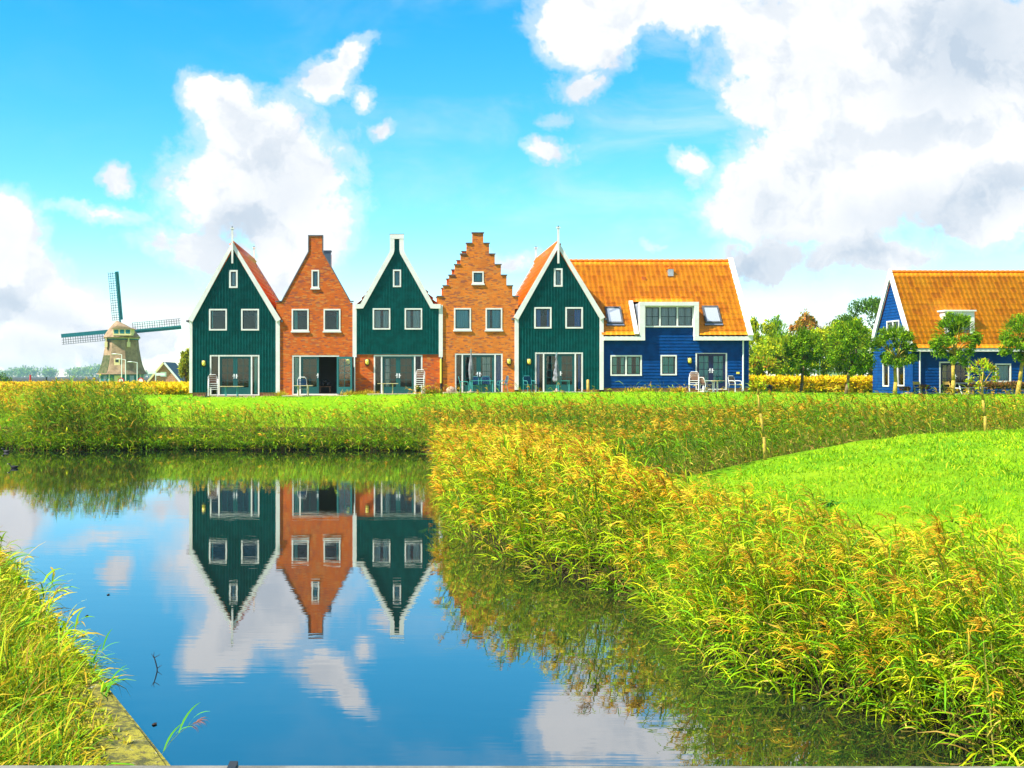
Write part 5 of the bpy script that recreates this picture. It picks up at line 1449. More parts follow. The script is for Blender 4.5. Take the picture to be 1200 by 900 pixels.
# plants against the house walls
for (lab, px_, w_, pal) in (('yellow grass tuft at the foot of the downpipe between the first two houses', 330, 5, [(.55,.42,.03),(.4,.36,.02)]),
    ('golden plants at the brick corner between the open door and the neck gable house', 411, 9, [(.60,.40,.03),(.4,.36,.02)]),
    ('golden plants by the left corner of the neck gable house doors', 431, 9, [(.60,.40,.03),(.4,.30,.02)]),
    ('orange tufts beside the stacked chairs of the neck gable house', 507, 8, [(.60,.36,.03),(.30,.26,.02)]),
    ('yellow tufts along the blue wall under the double window', 750, 16, [(.60,.42,.03),(.4,.36,.02)]),
    ('golden tufts along the blue wall left of the glazed doors', 795, 8, [(.60,.38,.03),(.4,.30,.02)])):
    bk = Bulk(); Y = 70.9; n = 260
    x = X_(px_, Y) + rng.normal(0, w_ / 2 * Y / F, n); y = Y + rng.uniform(-.25, .2, n)
    bk.add(*blades(np.stack([x, y, np.full(n, gy_(X_(px_, Y), Y))], 1), rng.uniform(0, 6.28, n), rng.uniform(.15, .48, n), np.full(n, .035), rng.uniform(.8, 1.5, n), rng.uniform(.2, 1.4, n), 2, lerp_cols(n, pal, (1, 1)))[:3])
    tag(bk.build('plant_tuft'), lab, 'plant')
# scattered coarser tussocks that roughen the mound
bk = Bulk()
x, y, z, ds = scatter(6, 30, 14, 44, 1.1, lambda x, y, h, ds, dc, b: (lawnd(x, y) > .3) & (dc > .2))
for j in range(12):
    N = len(x); bk.add(*blades(np.stack([x + rng.normal(0, .10, N), y + rng.normal(0, .10, N), z], 1), rng.uniform(0, 6.28, N), rng.uniform(.12, .28, N), rng.uniform(.014, .026, N), rng.uniform(.7, 1.5, N), rng.uniform(.4, 1.6, N), 3, lerp_cols(N, [(.08,.28,.01),(.20,.42,.008),(.5,.5,.02)], (4, 3, 1.2)))[:3])
tag(bk.build('grass_tussocks'), 'coarser darker grass tussocks dotted over the mown mound', 'grass', kind='stuff')
# rosette weed on the mound
Yw = 25.3; xw = (968 - CX) * Yw / F; zw = gy_(xw, Yw); bk = Bulk(); n = 60
bk.add(*blades(np.tile([[xw, Yw, zw + .02]], (n, 1)) + rng.normal(0, .06, (n, 3)) * [1, 1, .2], rng.uniform(0, 6.28, n), rng.uniform(.15, .32, n), np.full(n, .07), rng.uniform(.3, 1.2, n), rng.uniform(.4, 1.3, n), 3, lerp_cols(n, [(.03,.18,.02),(.05,.25,.02)], (1, 1)))[:3])
tag(bk.build('weed'), 'dark green broad leaved weed alone on the mound lawn', 'plant')
# far-off wood
bk = Bulk()
for i in range(150):
    xw = -1480 + i * 15 + rng.uniform(-6, 6); yw = 2650 + rng.uniform(-60, 80); hw = 21 + 12 * math.sin(i * .37) * math.sin(i * .11 + 1) + rng.uniform(-1, 2)
    leaf_cloud(bk, (xw, yw, hw * .45), (19, 16, hw * .55), 300, 3.8, TG, (3, 3, 2, 2))
tag(bk.build('distant_wood'), 'pale blue line of trees on the horizon at the left', 'wood', kind='stuff')
bk = Bulk()
for (px_, pt) in ((2, 436), (-8, 433), (8, 441)):
    leaf_cloud(bk, ((px_ - CX) * 260 / F, 260, 1.2), (1.6, 2, CH + (CY - pt) * 260 / F - 1.2), 500, .5, TD, (3, 3, 2, 2))
tag(bk.build('dark_bush'), 'dark green bush on the horizon at the left edge of the photo', 'shrub')

# ------------------------------------------------------------------ windmill
Ym = 240.0; sm = Ym / F
mx = (143 - CX) * sm; zw = lambda py: CH + (CY - py) * sm
t = thing('windmill', 'old thatched polder windmill with four latticed sails beyond the yellow field', 'windmill', (mx, Ym, 0))
OC = math.pi / 8
def ring(r, z): return (r, z)
m = MB(); m.lathe([(4.35, 0), (4.3, 1.6), (4.25, 4.4)], mx, Ym, 8, ph=OC); m.build('base', 'mill_teal', t)
m = MB()
for i in range(8):
    a = OC + i * math.pi / 4; m.tube((mx + 4.36 * math.cos(a), Ym + 4.36 * math.sin(a), 0), (mx + 4.28 * math.cos(a), Ym + 4.28 * math.sin(a), 4.3), .11, .11, 6)
m.build('corner_post', 'white_paint', t)
for k, ox in enumerate((-2.2, .1, 2.4)):
    m = MB(); yy_ = Ym - 4.34 * math.cos(OC); m.box(mx + ox - .7, mx + ox + .7, yy_ - (.03 if abs(ox) < 1.6 else -.7), yy_ + (.1 if abs(ox) < 1.6 else .95), 2.2, 3.6); m.build('window', 'mill_cream' if k == 1 else 'zinc', t)
prof = [(5.1, zw(438.6)), (4.55, zw(434)), (4.1, zw(427)), (3.75, zw(418)), (3.45, zw(408)), (3.28, zw(398.5))]
m = MB(); m.lathe(prof, mx, Ym, 8, ph=OC); body = m.build('body', 'thatch', t)
# mossy facet: a darker patch of thatch laid 6 mm proud on the left facet
def facet(i, z): 
    rr = np.interp(z, [p[1] for p in prof], [p[0] for p in prof]); a = OC + i * math.pi / 4
    return Vector((mx + rr * 1.004 * math.cos(a), Ym + rr * 1.004 * math.sin(a), z))
zz = [zw(437.5), zw(431), zw(424), zw(416.5)]
vs = []
for z_ in zz:
    a_ = facet(4, z_); b_ = facet(5, z_); nd_ = Vector(((a_.x + b_.x) / 2 - mx, (a_.y + b_.y) / 2 - Ym, 0)).normalized() * .02
    vs += [a_.lerp(b_, .03) + nd_, a_.lerp(b_, .93) + nd_]
MB().add(vs, [(0, 1, 3, 2), (2, 3, 5, 4), (4, 5, 7, 6)]).build('moss_patch', 'thatch_moss', t)
m = MB(); m.lathe([(3.4, zw(398.4)), (3.4, zw(397.2))], mx, Ym, 24); m.build('curb_ring', 'mill_teal', t)
m = MB(); m.lathe([(3.5, zw(397.1)), (3.5, zw(394.2))], mx, Ym, 24); m.build('cap_band', 'mill_cream', t)
for px_ in (128, 154.5):
    m = MB(); xx_ = (px_ - CX) * sm; r_ = 3.5
    yy_ = Ym - math.sqrt(max(.2, 3.5 ** 2 - (xx_ - mx) ** 2))
    m.box(xx_ - .28, xx_ + .28, yy_ - .35, yy_ + .3, zw(407), zw(401)); m.box(xx_ - .1, xx_ + .1, yy_ - .3, yy_ + .3, zw(401), zw(396)); m.build('cap_bracket', 'mill_cream', t)
yy_ = Ym - 3.9 * math.cos(OC)
m = MB(); m.box(mx - .7, mx + .45, yy_ - .25, yy_ + .5, zw(428.5), zw(420.5)); wm = m.build('window', 'mill_cream', t)
MB().box(mx - .45, mx + .2, yy_ - .28, yy_ - .251, zw(424.6), zw(421)).build('pane', 'black_plastic', wm)
# cap: thatched hood, highest towards the left
vs = []; n = 20; lv = [(.95, 396.4, 0), (.97, 395.6, 0), (.80, 390, -.12), (.58, 384.5, -.28), (.34, 380.2, -.6), (.09, 376.6, -.95), (.015, 375.9, -1.0)]
for (sc, py_, ox) in lv:
    for i in range(n):
        a = 2 * math.pi * i / n
        rx = 3.75 * sc; ry = 4.3 * sc
        vs.append((mx + ox + rx * math.cos(a) * (1.0 if math.cos(a) < 0 else 1.0), Ym + ry * math.sin(a), zw(py_)))
fs = [(k * n + i, k * n + (i + 1) % n, (k + 1) * n + (i + 1) % n, (k + 1) * n + i) for k in range(len(lv) - 1) for i in range(n)] + [tuple(range(n))[::-1], tuple(range((len(lv) - 1) * n, len(lv) * n))]
MB().add(vs, fs).build('cap', 'thatch', t)
m = MB(); xa, xb = (138 - CX) * sm, (159 - CX) * sm
m.box(xa, xb, Ym - 4.1, Ym - 1.0, zw(393.8), zw(386)); gw_ = m.build('cap_gable', 'mill_cream', t)
for k in range(3):
    a = (139.3 + k * 6.7 - CX) * sm; MB().box(a, a + 4.9 * sm, Ym - 4.13, Ym - 4.1, zw(391.6), zw(387.2)).build('window', 'mill_teal', gw_)
m = MB(); m.prism([(xa - .35, zw(386)), (xb + .35, zw(386.6)), (xb - .3, zw(384.6)), (xa + .9, zw(382.5))], Ym - 4.3, Ym - .5); m.build('cap_hood', 'thatch', t)
# sails on the far side
hubx, hubz, hy = (135.8 - CX) * sm, zw(387.5), Ym + 4.6
MB().tube((hubx, Ym + 1, hubz - .1), (hubx, hy + .5, hubz), .35, .35, 10).build('windshaft', 'black_plastic', t)
for k in range(4):
    ang = R(90 + 5.2 + 90 * k)
    d = Vector((math.cos(ang), 0, math.sin(ang))); pz = Vector((-math.sin(ang), 0, math.cos(ang)))   # lattice side
    c = Vector((hubx, hy + .12 * (k % 2), hubz)); Ls_ = 12.3
    def P3(r, o, dy=0): p = c + d * r + pz * o; return (p.x, p.y + dy, p.z)
    def bar(mb, r0, r1, o0, o1, th):
        mb.add([P3(r0, o0, -th), P3(r1, o0, -th), P3(r1, o1, -th), P3(r0, o1, -th), P3(r0, o0, th), P3(r1, o0, th), P3(r1, o1, th), P3(r0, o1, th)], [(0,3,2,1),(4,5,6,7),(0,1,5,4),(1,2,6,5),(2,3,7,6),(3,0,4,7)])
    sp_ = MB(); bar(sp_, 0, Ls_, -.17, .17, .16); so_ = sp_.build('sail', 'mill_teal', t)
    bd = MB(); bar(bd, 2.4, Ls_ + .03, -.62, -.175, .04); bd.build('sail_board', 'mill_teal', so_)
    lt = MB(); r_ = 2.4
    while r_ < Ls_: bar(lt, r_, r_ + .10, .175, 1.55, .03); r_ += .50
    for o in (.62, 1.08, 1.5): bar(lt, 2.4, Ls_, o, o + .085, .03)
    lt.build('lattice', 'lattice', so_)
# white outbuildings and things round the mill
def lamp_post(label, px_, pyt, Y):
    s = Y / F; x = (px_ - CX) * s; zt = CH + (CY - pyt) * s
    t = thing('street_lamp', label, 'street lamp', (x, Y, 0), 'white street lamps by the windmill')
    MB().path([(x, Y, 0), (x, Y, 2), (x, Y, zt)], [.09, .08, .055], 8).build('pole', 'hull_white', t)
    m = MB(); m.tube((x, Y, zt), (x - 7.5 * s, Y, zt + .12), .04, .035, 6); ar = m.build('arm', 'hull_white', t)
    m = MB(); m.lathe([(.05, -.09), (.16, -.07), (.18, 0), (.05, .06)], 0, 0, 10, 2.6, 1); m.v = [(a + x - 8.5 * s, b + Y, c_ + zt + .12) for a, b, c_ in m.v]; m.build('lamp_head', 'hull_white', t)
lamp_post('tallest white street lamp, before the window of the windmill', 142.6, 415.6, 172)
lamp_post('middle white street lamp, just right of the tallest one before the windmill', 147.2, 421.6, 186)
lamp_post('shortest white street lamp, before the right side of the windmill', 160.8, 424.8, 180)
for (lab, px_, py_) in (('round white road sign with a red border under the left street lamps', 141.7, 446.2), ('round white road sign with a red border under the shortest street lamp', 165, 446.2)):
    Y = 150; s = Y / F; x = (px_ - CX) * s; zc = CH + (CY - py_) * s
    t = thing('road_sign', lab, 'road sign', (x, Y, 0), 'round road signs by the windmill')
    MB().tube((x, Y + .05, 0), (x, Y + .05, zc + .3), .035, .035, 6).build('post', 'steel', t)
    m = MB(); m.tube((x, Y, zc), (x, Y + .03, zc), .40, .40, 24); d_ = m.build('disc', 'sign_red', t)
    MB().tube((x, Y - .012, zc), (x, Y - .003, zc), .27, .27, 24).build('disc_face', 'sign_white', d_)
Y = 178; s = Y / F
t = thing('signpost', 'white direction signpost with blank boards right of the windmill', 'signpost', ((182.5 - CX) * s, Y, 0))
MB().tube(((182.5 - CX) * s, Y, 0), ((182.5 - CX) * s, Y, CH + (CY - 434) * s), .06, .06, 8).build('post', 'hull_white', t)
for (a, b, c_, d_) in ((173.5, 182, 434.3, 438), (183, 193.5, 437, 440.2)): MB().box((a - CX) * s, (b - CX) * s, Y - .06, Y, CH + (CY - d_) * s, CH + (CY - c_) * s).build('board', 'hull_white', t)
# small brick cottage
Yc = 200; s = Yc / F; zc_ = lambda py: CH + (CY - py) * s; xc_ = lambda px: (px - CX) * s
t = thing('brick_cottage', 'small pink brick cottage with a dark blue roof right of the windmill', 'cottage', (xc_(191), Yc, 0))
m = MB(); m.plate([(xc_(175), 0), (xc_(210), 0), (xc_(210), zc_(446)), (xc_(192.5), zc_(426)), (xc_(175), zc_(446))], [rect(xc_(188), xc_(195), zc_(441.5), zc_(435.8))], Yc, Yc + .3)
m.box(xc_(175), xc_(175) + .3, Yc + .29, Yc + 9.01, 0, zc_(446)); m.box(xc_(210) - .3, xc_(210), Yc + .29, Yc + 9.01, 0, zc_(446))
m.prism([(xc_(175), 0), (xc_(210), 0), (xc_(210), zc_(446)), (xc_(192.5), zc_(426)), (xc_(175), zc_(446))], Yc + 9, Yc + 9.3); m.build('wall', 'brick_cottage', t)
MB().box(xc_(188), xc_(195), Yc + .05, Yc + .12, zc_(441.5), zc_(435.8)).build('window', 'sign_white', t)
for sg, xe in ((1, 174), (-1, 211)):
    a = Vector((xc_(xe), 0, zc_(447))); b = Vector((xc_(192.5), 0, zc_(425))); d = (b - a).normalized(); n_ = Vector((-d.z * sg, 0, d.x * sg)) * .18
    m = MB(); m.prism([(a.x, a.z), (b.x, b.z), (b.x + n_.x, b.z + n_.z), (a.x + n_.x, a.z + n_.z)], Yc - .3, Yc + 9.6); m.build('roof', 'slate_blue', t)
    m = MB(); m.prism([(a.x, a.z - .2), (b.x, b.z - .2), (b.x + n_.x, b.z + n_.z), (a.x + n_.x, a.z + n_.z)], Yc - .42, Yc - .302); m.build('bargeboard', 'hull_white' if sg < 0 else 'mill_cream', t)
for (lab, px_, pyt, mt, nm, ct) in (('thin red and white marker post on the left horizon', 35.5, 439.5, 'sign_red', 'marker_post', 'post'), ('dark bollard on the left horizon, left of its twin', 54.5, 441.8, 'black_plastic', 'bollard', 'bollard'), ('dark bollard on the left horizon, right of its twin', 66, 443, 'black_plastic', 'bollard', 'bollard')):
    Y = 150; s = Y / F; x = (px_ - CX) * s; zt = CH + (CY - pyt) * s
    m = MB(); m.lathe([(.10, 0), (.10, zt - .15), (.13, zt - .14), (.12, zt - .02), (.04, zt)], x, Y, 10); tag(m.build(nm, mt), lab, ct)
# low white building and van beyond the right field
Y = 140; s = Y / F
t = thing('white_outbuilding', 'low white building with a small orange hut on it glimpsed between trees beyond the field', 'building', ((966 - CX) * s, Y, 0))
MB().box((958 - CX) * s, (986 - CX) * s, Y, Y + 4, 0, CH + (CY - 435.6) * s).build('wall', 'hull_white', t)
MB().box((957 - CX) * s, (987 - CX) * s, Y - .2, Y + 4.2, CH + (CY - 435.5) * s, CH + (CY - 433.8) * s).build('roof', 'zinc', t)
MB().box((970 - CX) * s, (976.5 - CX) * s, Y - .3, Y + 3, CH + (CY - 433.7) * s, CH + (CY - 429) * s).build('hut', 'brick_cottage', t)
Y = 130
t = thing('pale_barn', 'pale flat roofed barn glimpsed right beside the dormer house', 'barn', ((886 - CX) * Y / F, Y, 0)); s = Y / F
MB().box((876 - CX) * s, (894 - CX) * s, Y, Y + 6, 0, CH + (CY - 425.5) * s).build('wall', 'mill_cream', t)
MB().box((875 - CX) * s, (896 - CX) * s, Y - .3, Y + 6.3, CH + (CY - 425.4) * s, CH + (CY - 422.2) * s).build('roof', 'hull_white', t)
for (px_, pyt) in ((935.5, 429), (960.5, 410)):
    Y = 124; s = Y / F; x = (px_ - CX) * s
    tag(MB().path([(x, Y, 2.2), (x, Y, 3.4), (x, Y, CH + (CY - pyt) * s)], [.08, .07, .05], 8).build('pole', 'hull_white'), 'short white pole beyond the yellow field' if pyt > 420 else 'tall thin white pole beyond the yellow field between the young trees', 'pole')
# black bin on the lawn
Y = 76; x = X_(901, Y); z = gy_(x, Y)
b_ = thing('litter_bin', 'small black bin standing on the lawn before the yellow field', 'bin', (x, Y, z))
MB().box(x - .16, x + .16, Y - .16, Y + .16, z, z + .36).build('body', 'black_plastic', b_); MB().lathe([(.16, z + .362), (.25, z + .37), (.22, z + .43), (.06, z + .46)], x, Y, 12).build('lid', 'black_plastic', b_)

# ------------------------------------------------------------------ terrace paving
for (a, b, Y1, zoff) in ((244, 306, 69.6, 0), (330, 413, 69.5, 0), (430, 500, 69.7, 0), (520, 604, 69.8, 0), (613, 702, 69.9, 0), (806, 872, 69.7, 0)):
    x0, x1 = X_(a, Y1), X_(b, Y1); z = max(gy_(x0, 70.5), gy_(x1, 70.5)) + .02
    tag(MB().box(x0, x1, Y1, 71.38, z - .25, z).build('paving', 'paving'), kind='structure')
def pz(px_, Y=70.4): return gy_(X_(px_, Y), Y) + .045
# ------------------------------------------------------------------ garden furniture
def make_chair(loc, label, slatmat, tubemat, rz=0, group=None, name='garden_chair', tall=1.0):
    t = thing(name, label, 'chair', loc, group, rz)
    ox, oy, oz = loc; W_ = .27
    def b(mb, nm, mt, par=t):
        mb.v = [(x + ox, y + oy, z + oz) for x, y, z in mb.v]; return mb.build(nm, mt, par)
    for sx in (-1, 1):
        m = MB(); m.path([(sx * W_, -.27, 0), (sx * W_, -.25, .42), (sx * W_, -.22, .62)], [.017] * 3, 6); b(m, 'leg', tubemat)
        m = MB(); m.path([(sx * W_, .28, 0), (sx * W_, .20, .42), (sx * (W_ - .01), .30, .80 * tall), (sx * (W_ - .10), .33, .93 * tall)], [.017] * 4, 6); b(m, 'leg', tubemat)
        m = MB(); m.path([(sx * W_, -.22, .62), (sx * W_, -.02, .645), (sx * W_, .24, .64)], [.02] * 3, 6); b(m, 'armrest', tubemat)
    m = MB(); m.tube((-W_ + .1, .33, .93 * tall), (W_ - .1, .33, .93 * tall), .018, .018, 6); m.tube((-W_, -.24, .41), (W_, -.24, .41), .014, .014, 6); m.tube((-W_, .2, .41), (W_, .2, .41), .014, .014, 6); b(m, 'frame', tubemat)
    m = MB()
    for i in range(6): y_ = -.23 + i * .085; m.box(-W_ + .02, W_ - .02, y_, y_ + .07, .425, .443)
    b(m, 'seat', slatmat)
    m = MB()
    for i in range(6): z_ = .49 + i * .072 * tall; y_ = .22 + (z_ - .45) * .2; m.box(-W_ + .02, W_ - .02, y_, y_ + .016, z_, z_ + .056)
    b(m, 'backrest', slatmat)
    return t
def stack(px_, Y, n, dz, labels, group, rz=0):
    x = X_(px_, Y); z = pz(px_, Y)
    a = make_chair((x, Y, z), labels[0], 'brown_slats', 'white_tube', rz, group)
    for i in range(1, n):
        c = copy_tree(a); c.location = (x, Y + .03 * i, z + dz * i); c['label'] = labels[i]; c.rotation_euler = (0, 0, rz)
P_ = 'stacked garden chairs on the terraces'
stack(249.5, 70.2, 4, .115, ['lowest brown slatted chair in the stack by the first teal house doors', 'second chair from the bottom in the stack by the first teal house', 'third chair up in the stack by the first teal house', 'topmost brown slatted chair in the stack by the first teal house doors'], P_, .25)
stack(492, 70.2, 5, .115, ['lowest chair in the stack right of the neck gable house doors', 'second chair up in the stack at the neck gable house', 'middle chair in the five chair stack at the neck gable house', 'fourth chair up in the stack at the neck gable house', 'topmost chair in the stack right of the neck gable house doors'], P_, -.15)
stack(813.5, 70.2, 3, .12, ['lowest chair in the stack left of the dormer house terrace table', 'middle chair in the stack of three at the dormer house', 'topmost brown slatted chair in the stack at the dormer house'], P_, -.3)
make_chair((X_(354.5, 69.9), 69.9, pz(354.5, 69.9)), 'dark backed white framed garden chair behind the table by the open door', 'navy_fabric', 'white_tube', math.pi, tall=1.18)
make_chair((X_(827.5, 70.0), 70.0, pz(827.5, 70.0)), 'brown garden chair turned sideways at the dormer house terrace table', 'brown_slats', 'white_tube', 1.9, tall=.9)
make_chair((X_(861.5, 70.1), 70.1, pz(861.5, 70.1)), 'single brown slatted garden chair right of the dormer house terrace table', 'brown_slats', 'white_tube', .55)
NB = 'dark blue garden chairs'
make_chair((X_(544, 70.1), 70.1, pz(544, 70.1)), 'dark blue chair left of the parasol at the stepped gable house', 'navy_fabric', 'teal_metal', 1.5, NB)
make_chair((X_(556, 70.7), 70.7, pz(556, 70.7)), 'dark blue chair behind the table close to the parasol pole', 'navy_fabric', 'teal_metal', 0, NB)
make_chair((X_(569.5, 70.8), 70.8, pz(569.5, 70.8)), 'dark blue chair behind the right half of the table at the stepped gable house', 'navy_fabric', 'teal_metal', 0, NB)
make_chair((X_(588.5, 70.2), 70.2, pz(588.5, 70.2)), 'dark blue chair at the right end of the stepped gable house terrace', 'navy_fabric', 'teal_metal', -1.4, NB)
make_chair((X_(620.5, 70.1), 70.1, pz(620.5, 70.1)), 'dark blue garden chair under the wall lamp of the fifth house', 'navy_fabric', 'teal_metal', .4, NB)
def table(loc, label, w_, d_, h_, topmat, legmat, legs, name='garden_table', cat='table', round_=False):
    t = thing(name, label, cat, loc); ox, oy, oz = loc
    m = MB()
    if round_: m.lathe([(w_ / 2, oz + h_ - .035), (w_ / 2, oz + h_)], ox, oy, 24)
    else: m.box(ox - w_ / 2, ox + w_ / 2, oy - d_ / 2, oy + d_ / 2, oz + h_ - .035, oz + h_)
    m.build('tabletop', topmat, t)
    for (lx, ly) in legs: MB().tube((ox + lx, oy + ly, oz), (ox + lx, oy + ly, oz + h_ - .036), .028, .028, 8).build('leg', legmat, t)
L4 = lambda a, b: [(-a, -b), (a, -b), (-a, b), (a, b)]
table((X_(271.5, 69.95), 69.95, pz(271.5, 69.95)), 'pale topped garden table before the first teal house doors', 1.36, .7, .60, 'wood_top', 'teal_metal', L4(.34, .25))
table((X_(355.5, 70.15 - .75), 70.15 - .75, pz(355.5, 69.6) ), 'low pale garden table before the house with the open door', 1.10, .6, .62, 'wood_top', 'wood_top', L4(.28, .2))
table((X_(454.5, 70.0), 70.0, pz(454.5, 70.0)), 'pale wooden garden table before the neck gable house', 1.22, .7, .64, 'wood_top', 'wood_top', L4(.28, .22))
table((X_(565, 70.2), 70.2, pz(565, 70.2)), 'teal framed garden table before the stepped gable house', 1.36, .8, .70, 'teal_metal', 'teal_metal', L4(.6, .33))
table((X_(660, 70.2), 70.2, pz(660, 70.2)), 'small teal garden table before the fifth house', .72, .7, .66, 'teal_metal', 'teal_metal', L4(.31, .28))
table((X_(838.5, 70.2), 70.2, pz(838.5, 70.2)), 'round pale garden table before the dormer house glazed doors', 1.06, 1.06, .66, 'wood_top', 'white_tube', L4(.1, .1), round_=True)
table((X_(627, 69.9), 69.9, pz(627, 69.9)), 'low black side table beside the dark blue chair', .36, .36, .45, 'black_plastic', 'black_plastic', L4(.14, .14), 'side_table')
table((X_(381, 72.3), 72.3, Z_(462.3)), 'low brown table inside the open door', .75, .5, .48, 'brown_slats', 'brown_slats', L4(.3, .2), 'coffee_table')
m = MB()
for (ox, oz, r_) in ((-.14, .14, .15), (.02, .30, .12), (-.10, .33, .09), (.16, .12, .15), (.24, .2, .1)):
    m.lathe([(r_ * math.sin(a), Z_(462.3) + .48 + oz - r_ * math.cos(a)) for a in np.linspace(.15, math.pi - .15, 7)], X_(381, 72.3) + ox, 72.3, 9)
tag(m.build('bundle', 'black_plastic', None, True), 'dark lumpy bundle lying on the low table inside the open door', 'bundle')
# parasols
def parasol(px_, ptop, pbot_cloth, label, Y, w_, rough_=0.0):
    x = X_(px_, Y); z = pz(px_, Y); zt, zc_b = Z_(ptop, Y), Z_(pbot_cloth, Y)
    t = thing('closed_parasol', label, 'parasol', (x, Y, z), 'folded grey parasols')
    MB().tube((x, Y, z), (x, Y, zt + .04), .026, .026, 8).build('pole', 'teal_metal', t)
    MB().lathe([(.24, z), (.24, z + .05), (.09, z + .07), (.05, z + .2)], x, Y, 16).build('base', 'stone_pink', t)
    n = 18; vs = []; lv = 14
    for k in range(lv + 1):
        f = k / lv; zz_ = zc_b + (zt - zc_b) * f
        r0 = w_ * (.75 + .35 * math.sin(f * 5 + rough_)) * (1 - f ** 5 * .8)
        for i in range(n):
            a = 2 * math.pi * i / n; r = r0 * (1 + .30 * math.sin(a * 6 + f * 3 + rough_ * 4)) + rough_ * .04 * math.sin(f * 23 + a * 2)
            vs.append((x + r * math.cos(a), Y + r * math.sin(a), zz_))
    fs = [(k * n + i, k * n + (i + 1) % n, (k + 1) * n + (i + 1) % n, (k + 1) * n + i) for k in range(lv) for i in range(n)] + [tuple(range(n))[::-1], tuple(range(lv * n, lv * n + n))]
    MB().add(vs, fs).build('canopy', 'parasol_cloth', t, True)
parasol(552, 409.5, 446, 'neatly folded grey parasol before the stepped gable house', 69.95, .115)
parasol(652.3, 413.5, 447.5, 'loosely bunched grey parasol before the fifth house', 70.0, .16, 1.0)
x = X_(823, 69.9); z = pz(823, 69.9); m = MB(); m.lathe([(.33, z), (.33, z + .06), (.07, z + .08), (.05, z + .34), (.04, z + .35)], x, 69.6, 18); tag(m.build('parasol_base', 'white_tube'), 'white parasol base without its parasol at the dormer house terrace', 'parasol base')
x = X_(242.5, 69.6); z = pz(242.5, 69.6) - .04; m = MB(); m.lathe([(.26, z), (.26, z + .05), (.06, z + .07), (.035, z + .3), (.03, z + .31)], x, 69.4, 16); tag(m.build('parasol_base', 'black_plastic'), 'black parasol base on the grass by the first teal house', 'parasol base')
x = X_(689, 70.6); z = pz(689, 70.6) - .1; m = MB(); m.lathe([(.085, z), (.08, z + .4), (.085, z + .78), (.05, z + .81)], x, 70.6, 12); tag(m.build('wooden_post', 'post_wood', None, True), 'short round wooden post before the right wall of the fifth house', 'post')
x = X_(528.5, 70.7); z = pz(528.5, 70.7) - .1
m = MB(); m.lathe([(.18, z), (.25, z + .15), (.24, z + .30), (.15, z + .42), (.04, z + .47)], x, 70.7, 14, 1.15, 1); tag(m.build('boulder', 'stone_pink', None, True), 'rounded pinkish stone left of the stepped gable house doors', 'stone')
x = X_(241, 71); z = gy_(x, 71)
# separate house furniture
Y = 74.2; x = X_(1134, Y); z = gy_(x, Y)
t = thing('picnic_table', 'long blue grey picnic table with benches beside the glazed door of the separate blue house', 'table', (x, Y, z))
MB().box(x - .85, x + .85, Y - .38, Y + .38, z + .70, z + .74).build('tabletop', 'zinc', t)
for sy in (-.62, .62): MB().box(x - .85, x + .85, Y + sy - .13, Y + sy + .13, z + .42, z + .455).build('bench', 'zinc', t)
for sx in (-.65, .65):
    m = MB(); m.tube((x + sx, Y - .62, z), (x + sx, Y - .2, z + .699), .035, .035, 6); m.tube((x + sx, Y + .62, z), (x + sx, Y + .2, z + .699), .035, .035, 6); m.tube((x + sx, Y - .7, z + .40), (x + sx, Y + .7, z + .40), .03, .03, 6); m.build('leg_frame', 'white_tube', t)
for (px_, lab) in ((1075, 'small wooden folding chair standing by the corner downpipe of the separate blue house'), (1110, 'small wooden folding chair before the glazed door of the separate blue house')):
    x = X_(px_, 74.3); z = gy_(x, 74.3); t = thing('folding_chair', lab, 'chair', (x, 74.3, z), 'wooden folding chairs')
    for sx in (-.19, .19):
        MB().tube((x + sx, 74.1, z), (x + sx, 74.5, z + .82), .02, .02, 6).build('leg', 'post_wood', t); MB().tube((x + sx, 74.5, z), (x + sx, 74.1, z + .45), .02, .02, 6).build('leg', 'post_wood', t)
    MB().box(x - .2, x + .2, 74.05, 74.42, z + .45, z + .475).build('seat', 'post_wood', t); MB().box(x - .2, x + .2, 74.44, 74.47, z + .62, z + .80).build('backrest', 'post_wood', t)
# red armchair seen through the side light of the stepped gable house
x = X_(539, 72.2); z = Z_(460.4); t = thing('red_armchair', 'red chair behind the left side window of the stepped gable house', 'chair', (x, 72.2, z))
MB().box(x - .28, x + .28, 71.95, 72.45, z + .1, z + .42).build('seat', 'curtain_red', t); MB().box(x - .28, x + .28, 72.46, 72.58, z + .1, z + .95).build('backrest', 'curtain_red', t)

# ------------------------------------------------------------------ water birds and floating twigs
def bird(x, y, label, face):
    t = thing('coot', label, 'water bird', (x, y, 0), 'small dark water birds', face)
    n = 12; vs = []; lv = [(-.17, .012, .075), (-.13, .045, .055), (-.06, .075, .04), (.02, .08, .035), (.09, .06, .045), (.13, .04, .08), (.145, .034, .12), (.16, .036, .16), (.185, .036, .175), (.215, .022, .172), (.23, .008, .168)]
    for (bx, r, bz) in lv:
        for i in range(n):
            a = 2 * math.pi * i / n; vs.append((x + bx, y + r * math.cos(a), bz + r * .85 * math.sin(a)))
    fs = [(k * n + i, k * n + (i + 1) % n, (k + 1) * n + (i + 1) % n, (k + 1) * n + i) for k in range(len(lv) - 1) for i in range(n)] + [tuple(range(n)), tuple(range((len(lv) - 1) * n, len(lv) * n))]
    b_ = MB().add(vs, fs).build('body', 'coot', t, True)
    MB().tube((x + .222, y, .170), (x + .262, y, .162), .013, .004, 8).build('bill', 'bill', t)
bird(-18.1, 56.0, 'tiny dark water bird close under the far left reeds', 2.9)
bird(-14.7, 46.4, 'dark water bird swimming on open water at the far left', 3.3)
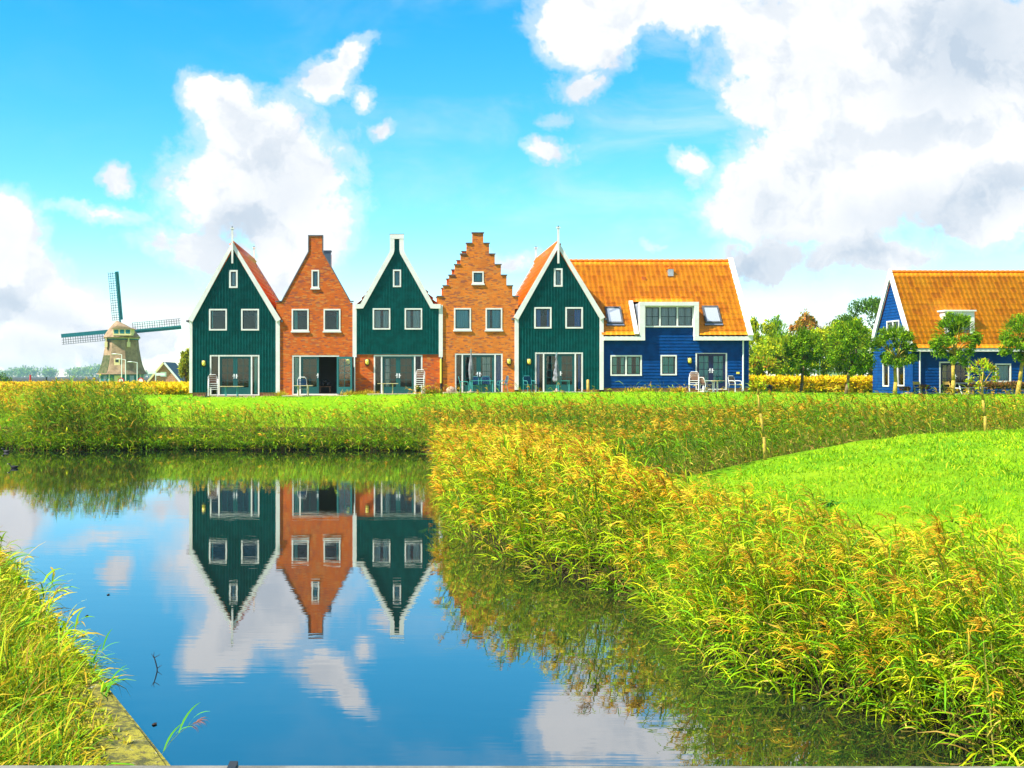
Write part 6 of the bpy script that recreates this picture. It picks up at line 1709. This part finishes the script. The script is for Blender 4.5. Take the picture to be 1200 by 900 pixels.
def twig(pts, rs, label, extra=()):
    m = MB(); m.path(pts, rs, 6)
    for (a, b) in extra: m.tube(a, b, .005, .002, 5)
    tag(m.build('twig', 'twig'), label, 'twig')
x, y = (183 - CX) * 5040 / 345 / F, 5040 / 345
twig([(x + .01, y, -.2), (x + .012, y, .02), (x - .005, y, .09), (x - .03, y, .17), (x - .025, y, .22)], [.008, .008, .008, .005, .002], 'thin bare twig standing up out of open water in the left pond', (((x + .012, y, .02), (x + .07, y, .06)), ((x - .01, y, .12), (x - .06, y, .2)), ((x - .02, y, .15), (x + .05, y, .19))))
for (px_, py_, lab) in ((127, 697, 'dark leaf adrift on the pond, farthest from the left bank edge'), (102, 722, 'dark leaf adrift on the pond beside the left bank grass'), (98, 745, 'small dark leaf adrift just off the left bank'), (181, 849, 'dark leaf adrift on the pond below the upright twig')):
    Yf = 5040 / (py_ - CY); xf = (px_ - CX) * Yf / F; a = random.uniform(0, 3)
    n = 8; vs = [(xf + .022 * math.cos(2 * math.pi * i / n) * (1 + .3 * math.cos(4 * math.pi * i / n)), Yf + .055 * math.sin(2 * math.pi * i / n), .006 + .006 * math.cos(i)) for i in range(n)] + [(xf, Yf, .02)]
    tag(MB().add(vs, [(i, (i + 1) % n, n) for i in range(n)]).build('floating_leaf', 'twig'), lab, 'leaf', 'floating leaves on the pond')

# ------------------------------------------------------------------ footbridge rail at the viewer's feet
t = thing('footbridge_railing', 'weathered grey wooden footbridge railing along the bottom edge of the photo', 'railing', (0, 4.4, .5))
zt = CH - 456.5 * 4.6 / F
MB().add([(-7, 4.12, zt - .10), (9, 4.12, zt - .115), (9, 4.6, zt - .115), (-7, 4.6, zt - .10), (-7, 4.12, zt + .004), (9, 4.12, zt - .012), (9, 4.6, zt - .012), (-7, 4.6, zt + .004)], [(0,3,2,1),(4,5,6,7),(0,1,5,4),(1,2,6,5),(2,3,7,6),(3,0,4,7)]).build('handrail', 'rail_wood', t)
for xp in (-6, -3.6, -1.2, 1.2, 3.6, 6, 8.4): MB().box(xp - .06, xp + .06, 4.28, 4.40, -.8, zt - .116).build('post', 'rail_wood', t)
MB().box(-7, 9, 4.405, 4.44, zt - .75, zt - .6).build('rail', 'rail_wood', t)
xb = (273 - CX) * 4.6 / F; MB().box(xb - .016, xb + .016, 4.09, 4.63, zt - .11, zt + .006).build('strap', 'black_plastic', t)

# ------------------------------------------------------------------ haze
hm_ = bpy.data.materials.new('haze'); hm_.use_nodes = True
tt = NT(hm_.node_tree); o_ = tt.n('ShaderNodeOutputMaterial'); pv = tt.n('ShaderNodeVolumePrincipled')
pv.inputs['Color'].default_value = (.50, .84, 1.0, 1); pv.inputs['Density'].default_value = .00015; pv.inputs['Anisotropy'].default_value = .3
tt.t.links.new(pv.outputs[0], o_.inputs['Volume'])
if USE_HAZE:
    hb = MB().box(-3000, 3000, -430, 3000, -1.7, 27).build('haze', hm_); hb.display_type = 'WIRE'; tag(hb, kind='stuff'); hb['label'] = 'thin pale blue air fading the far trees'; hb['category'] = 'haze'
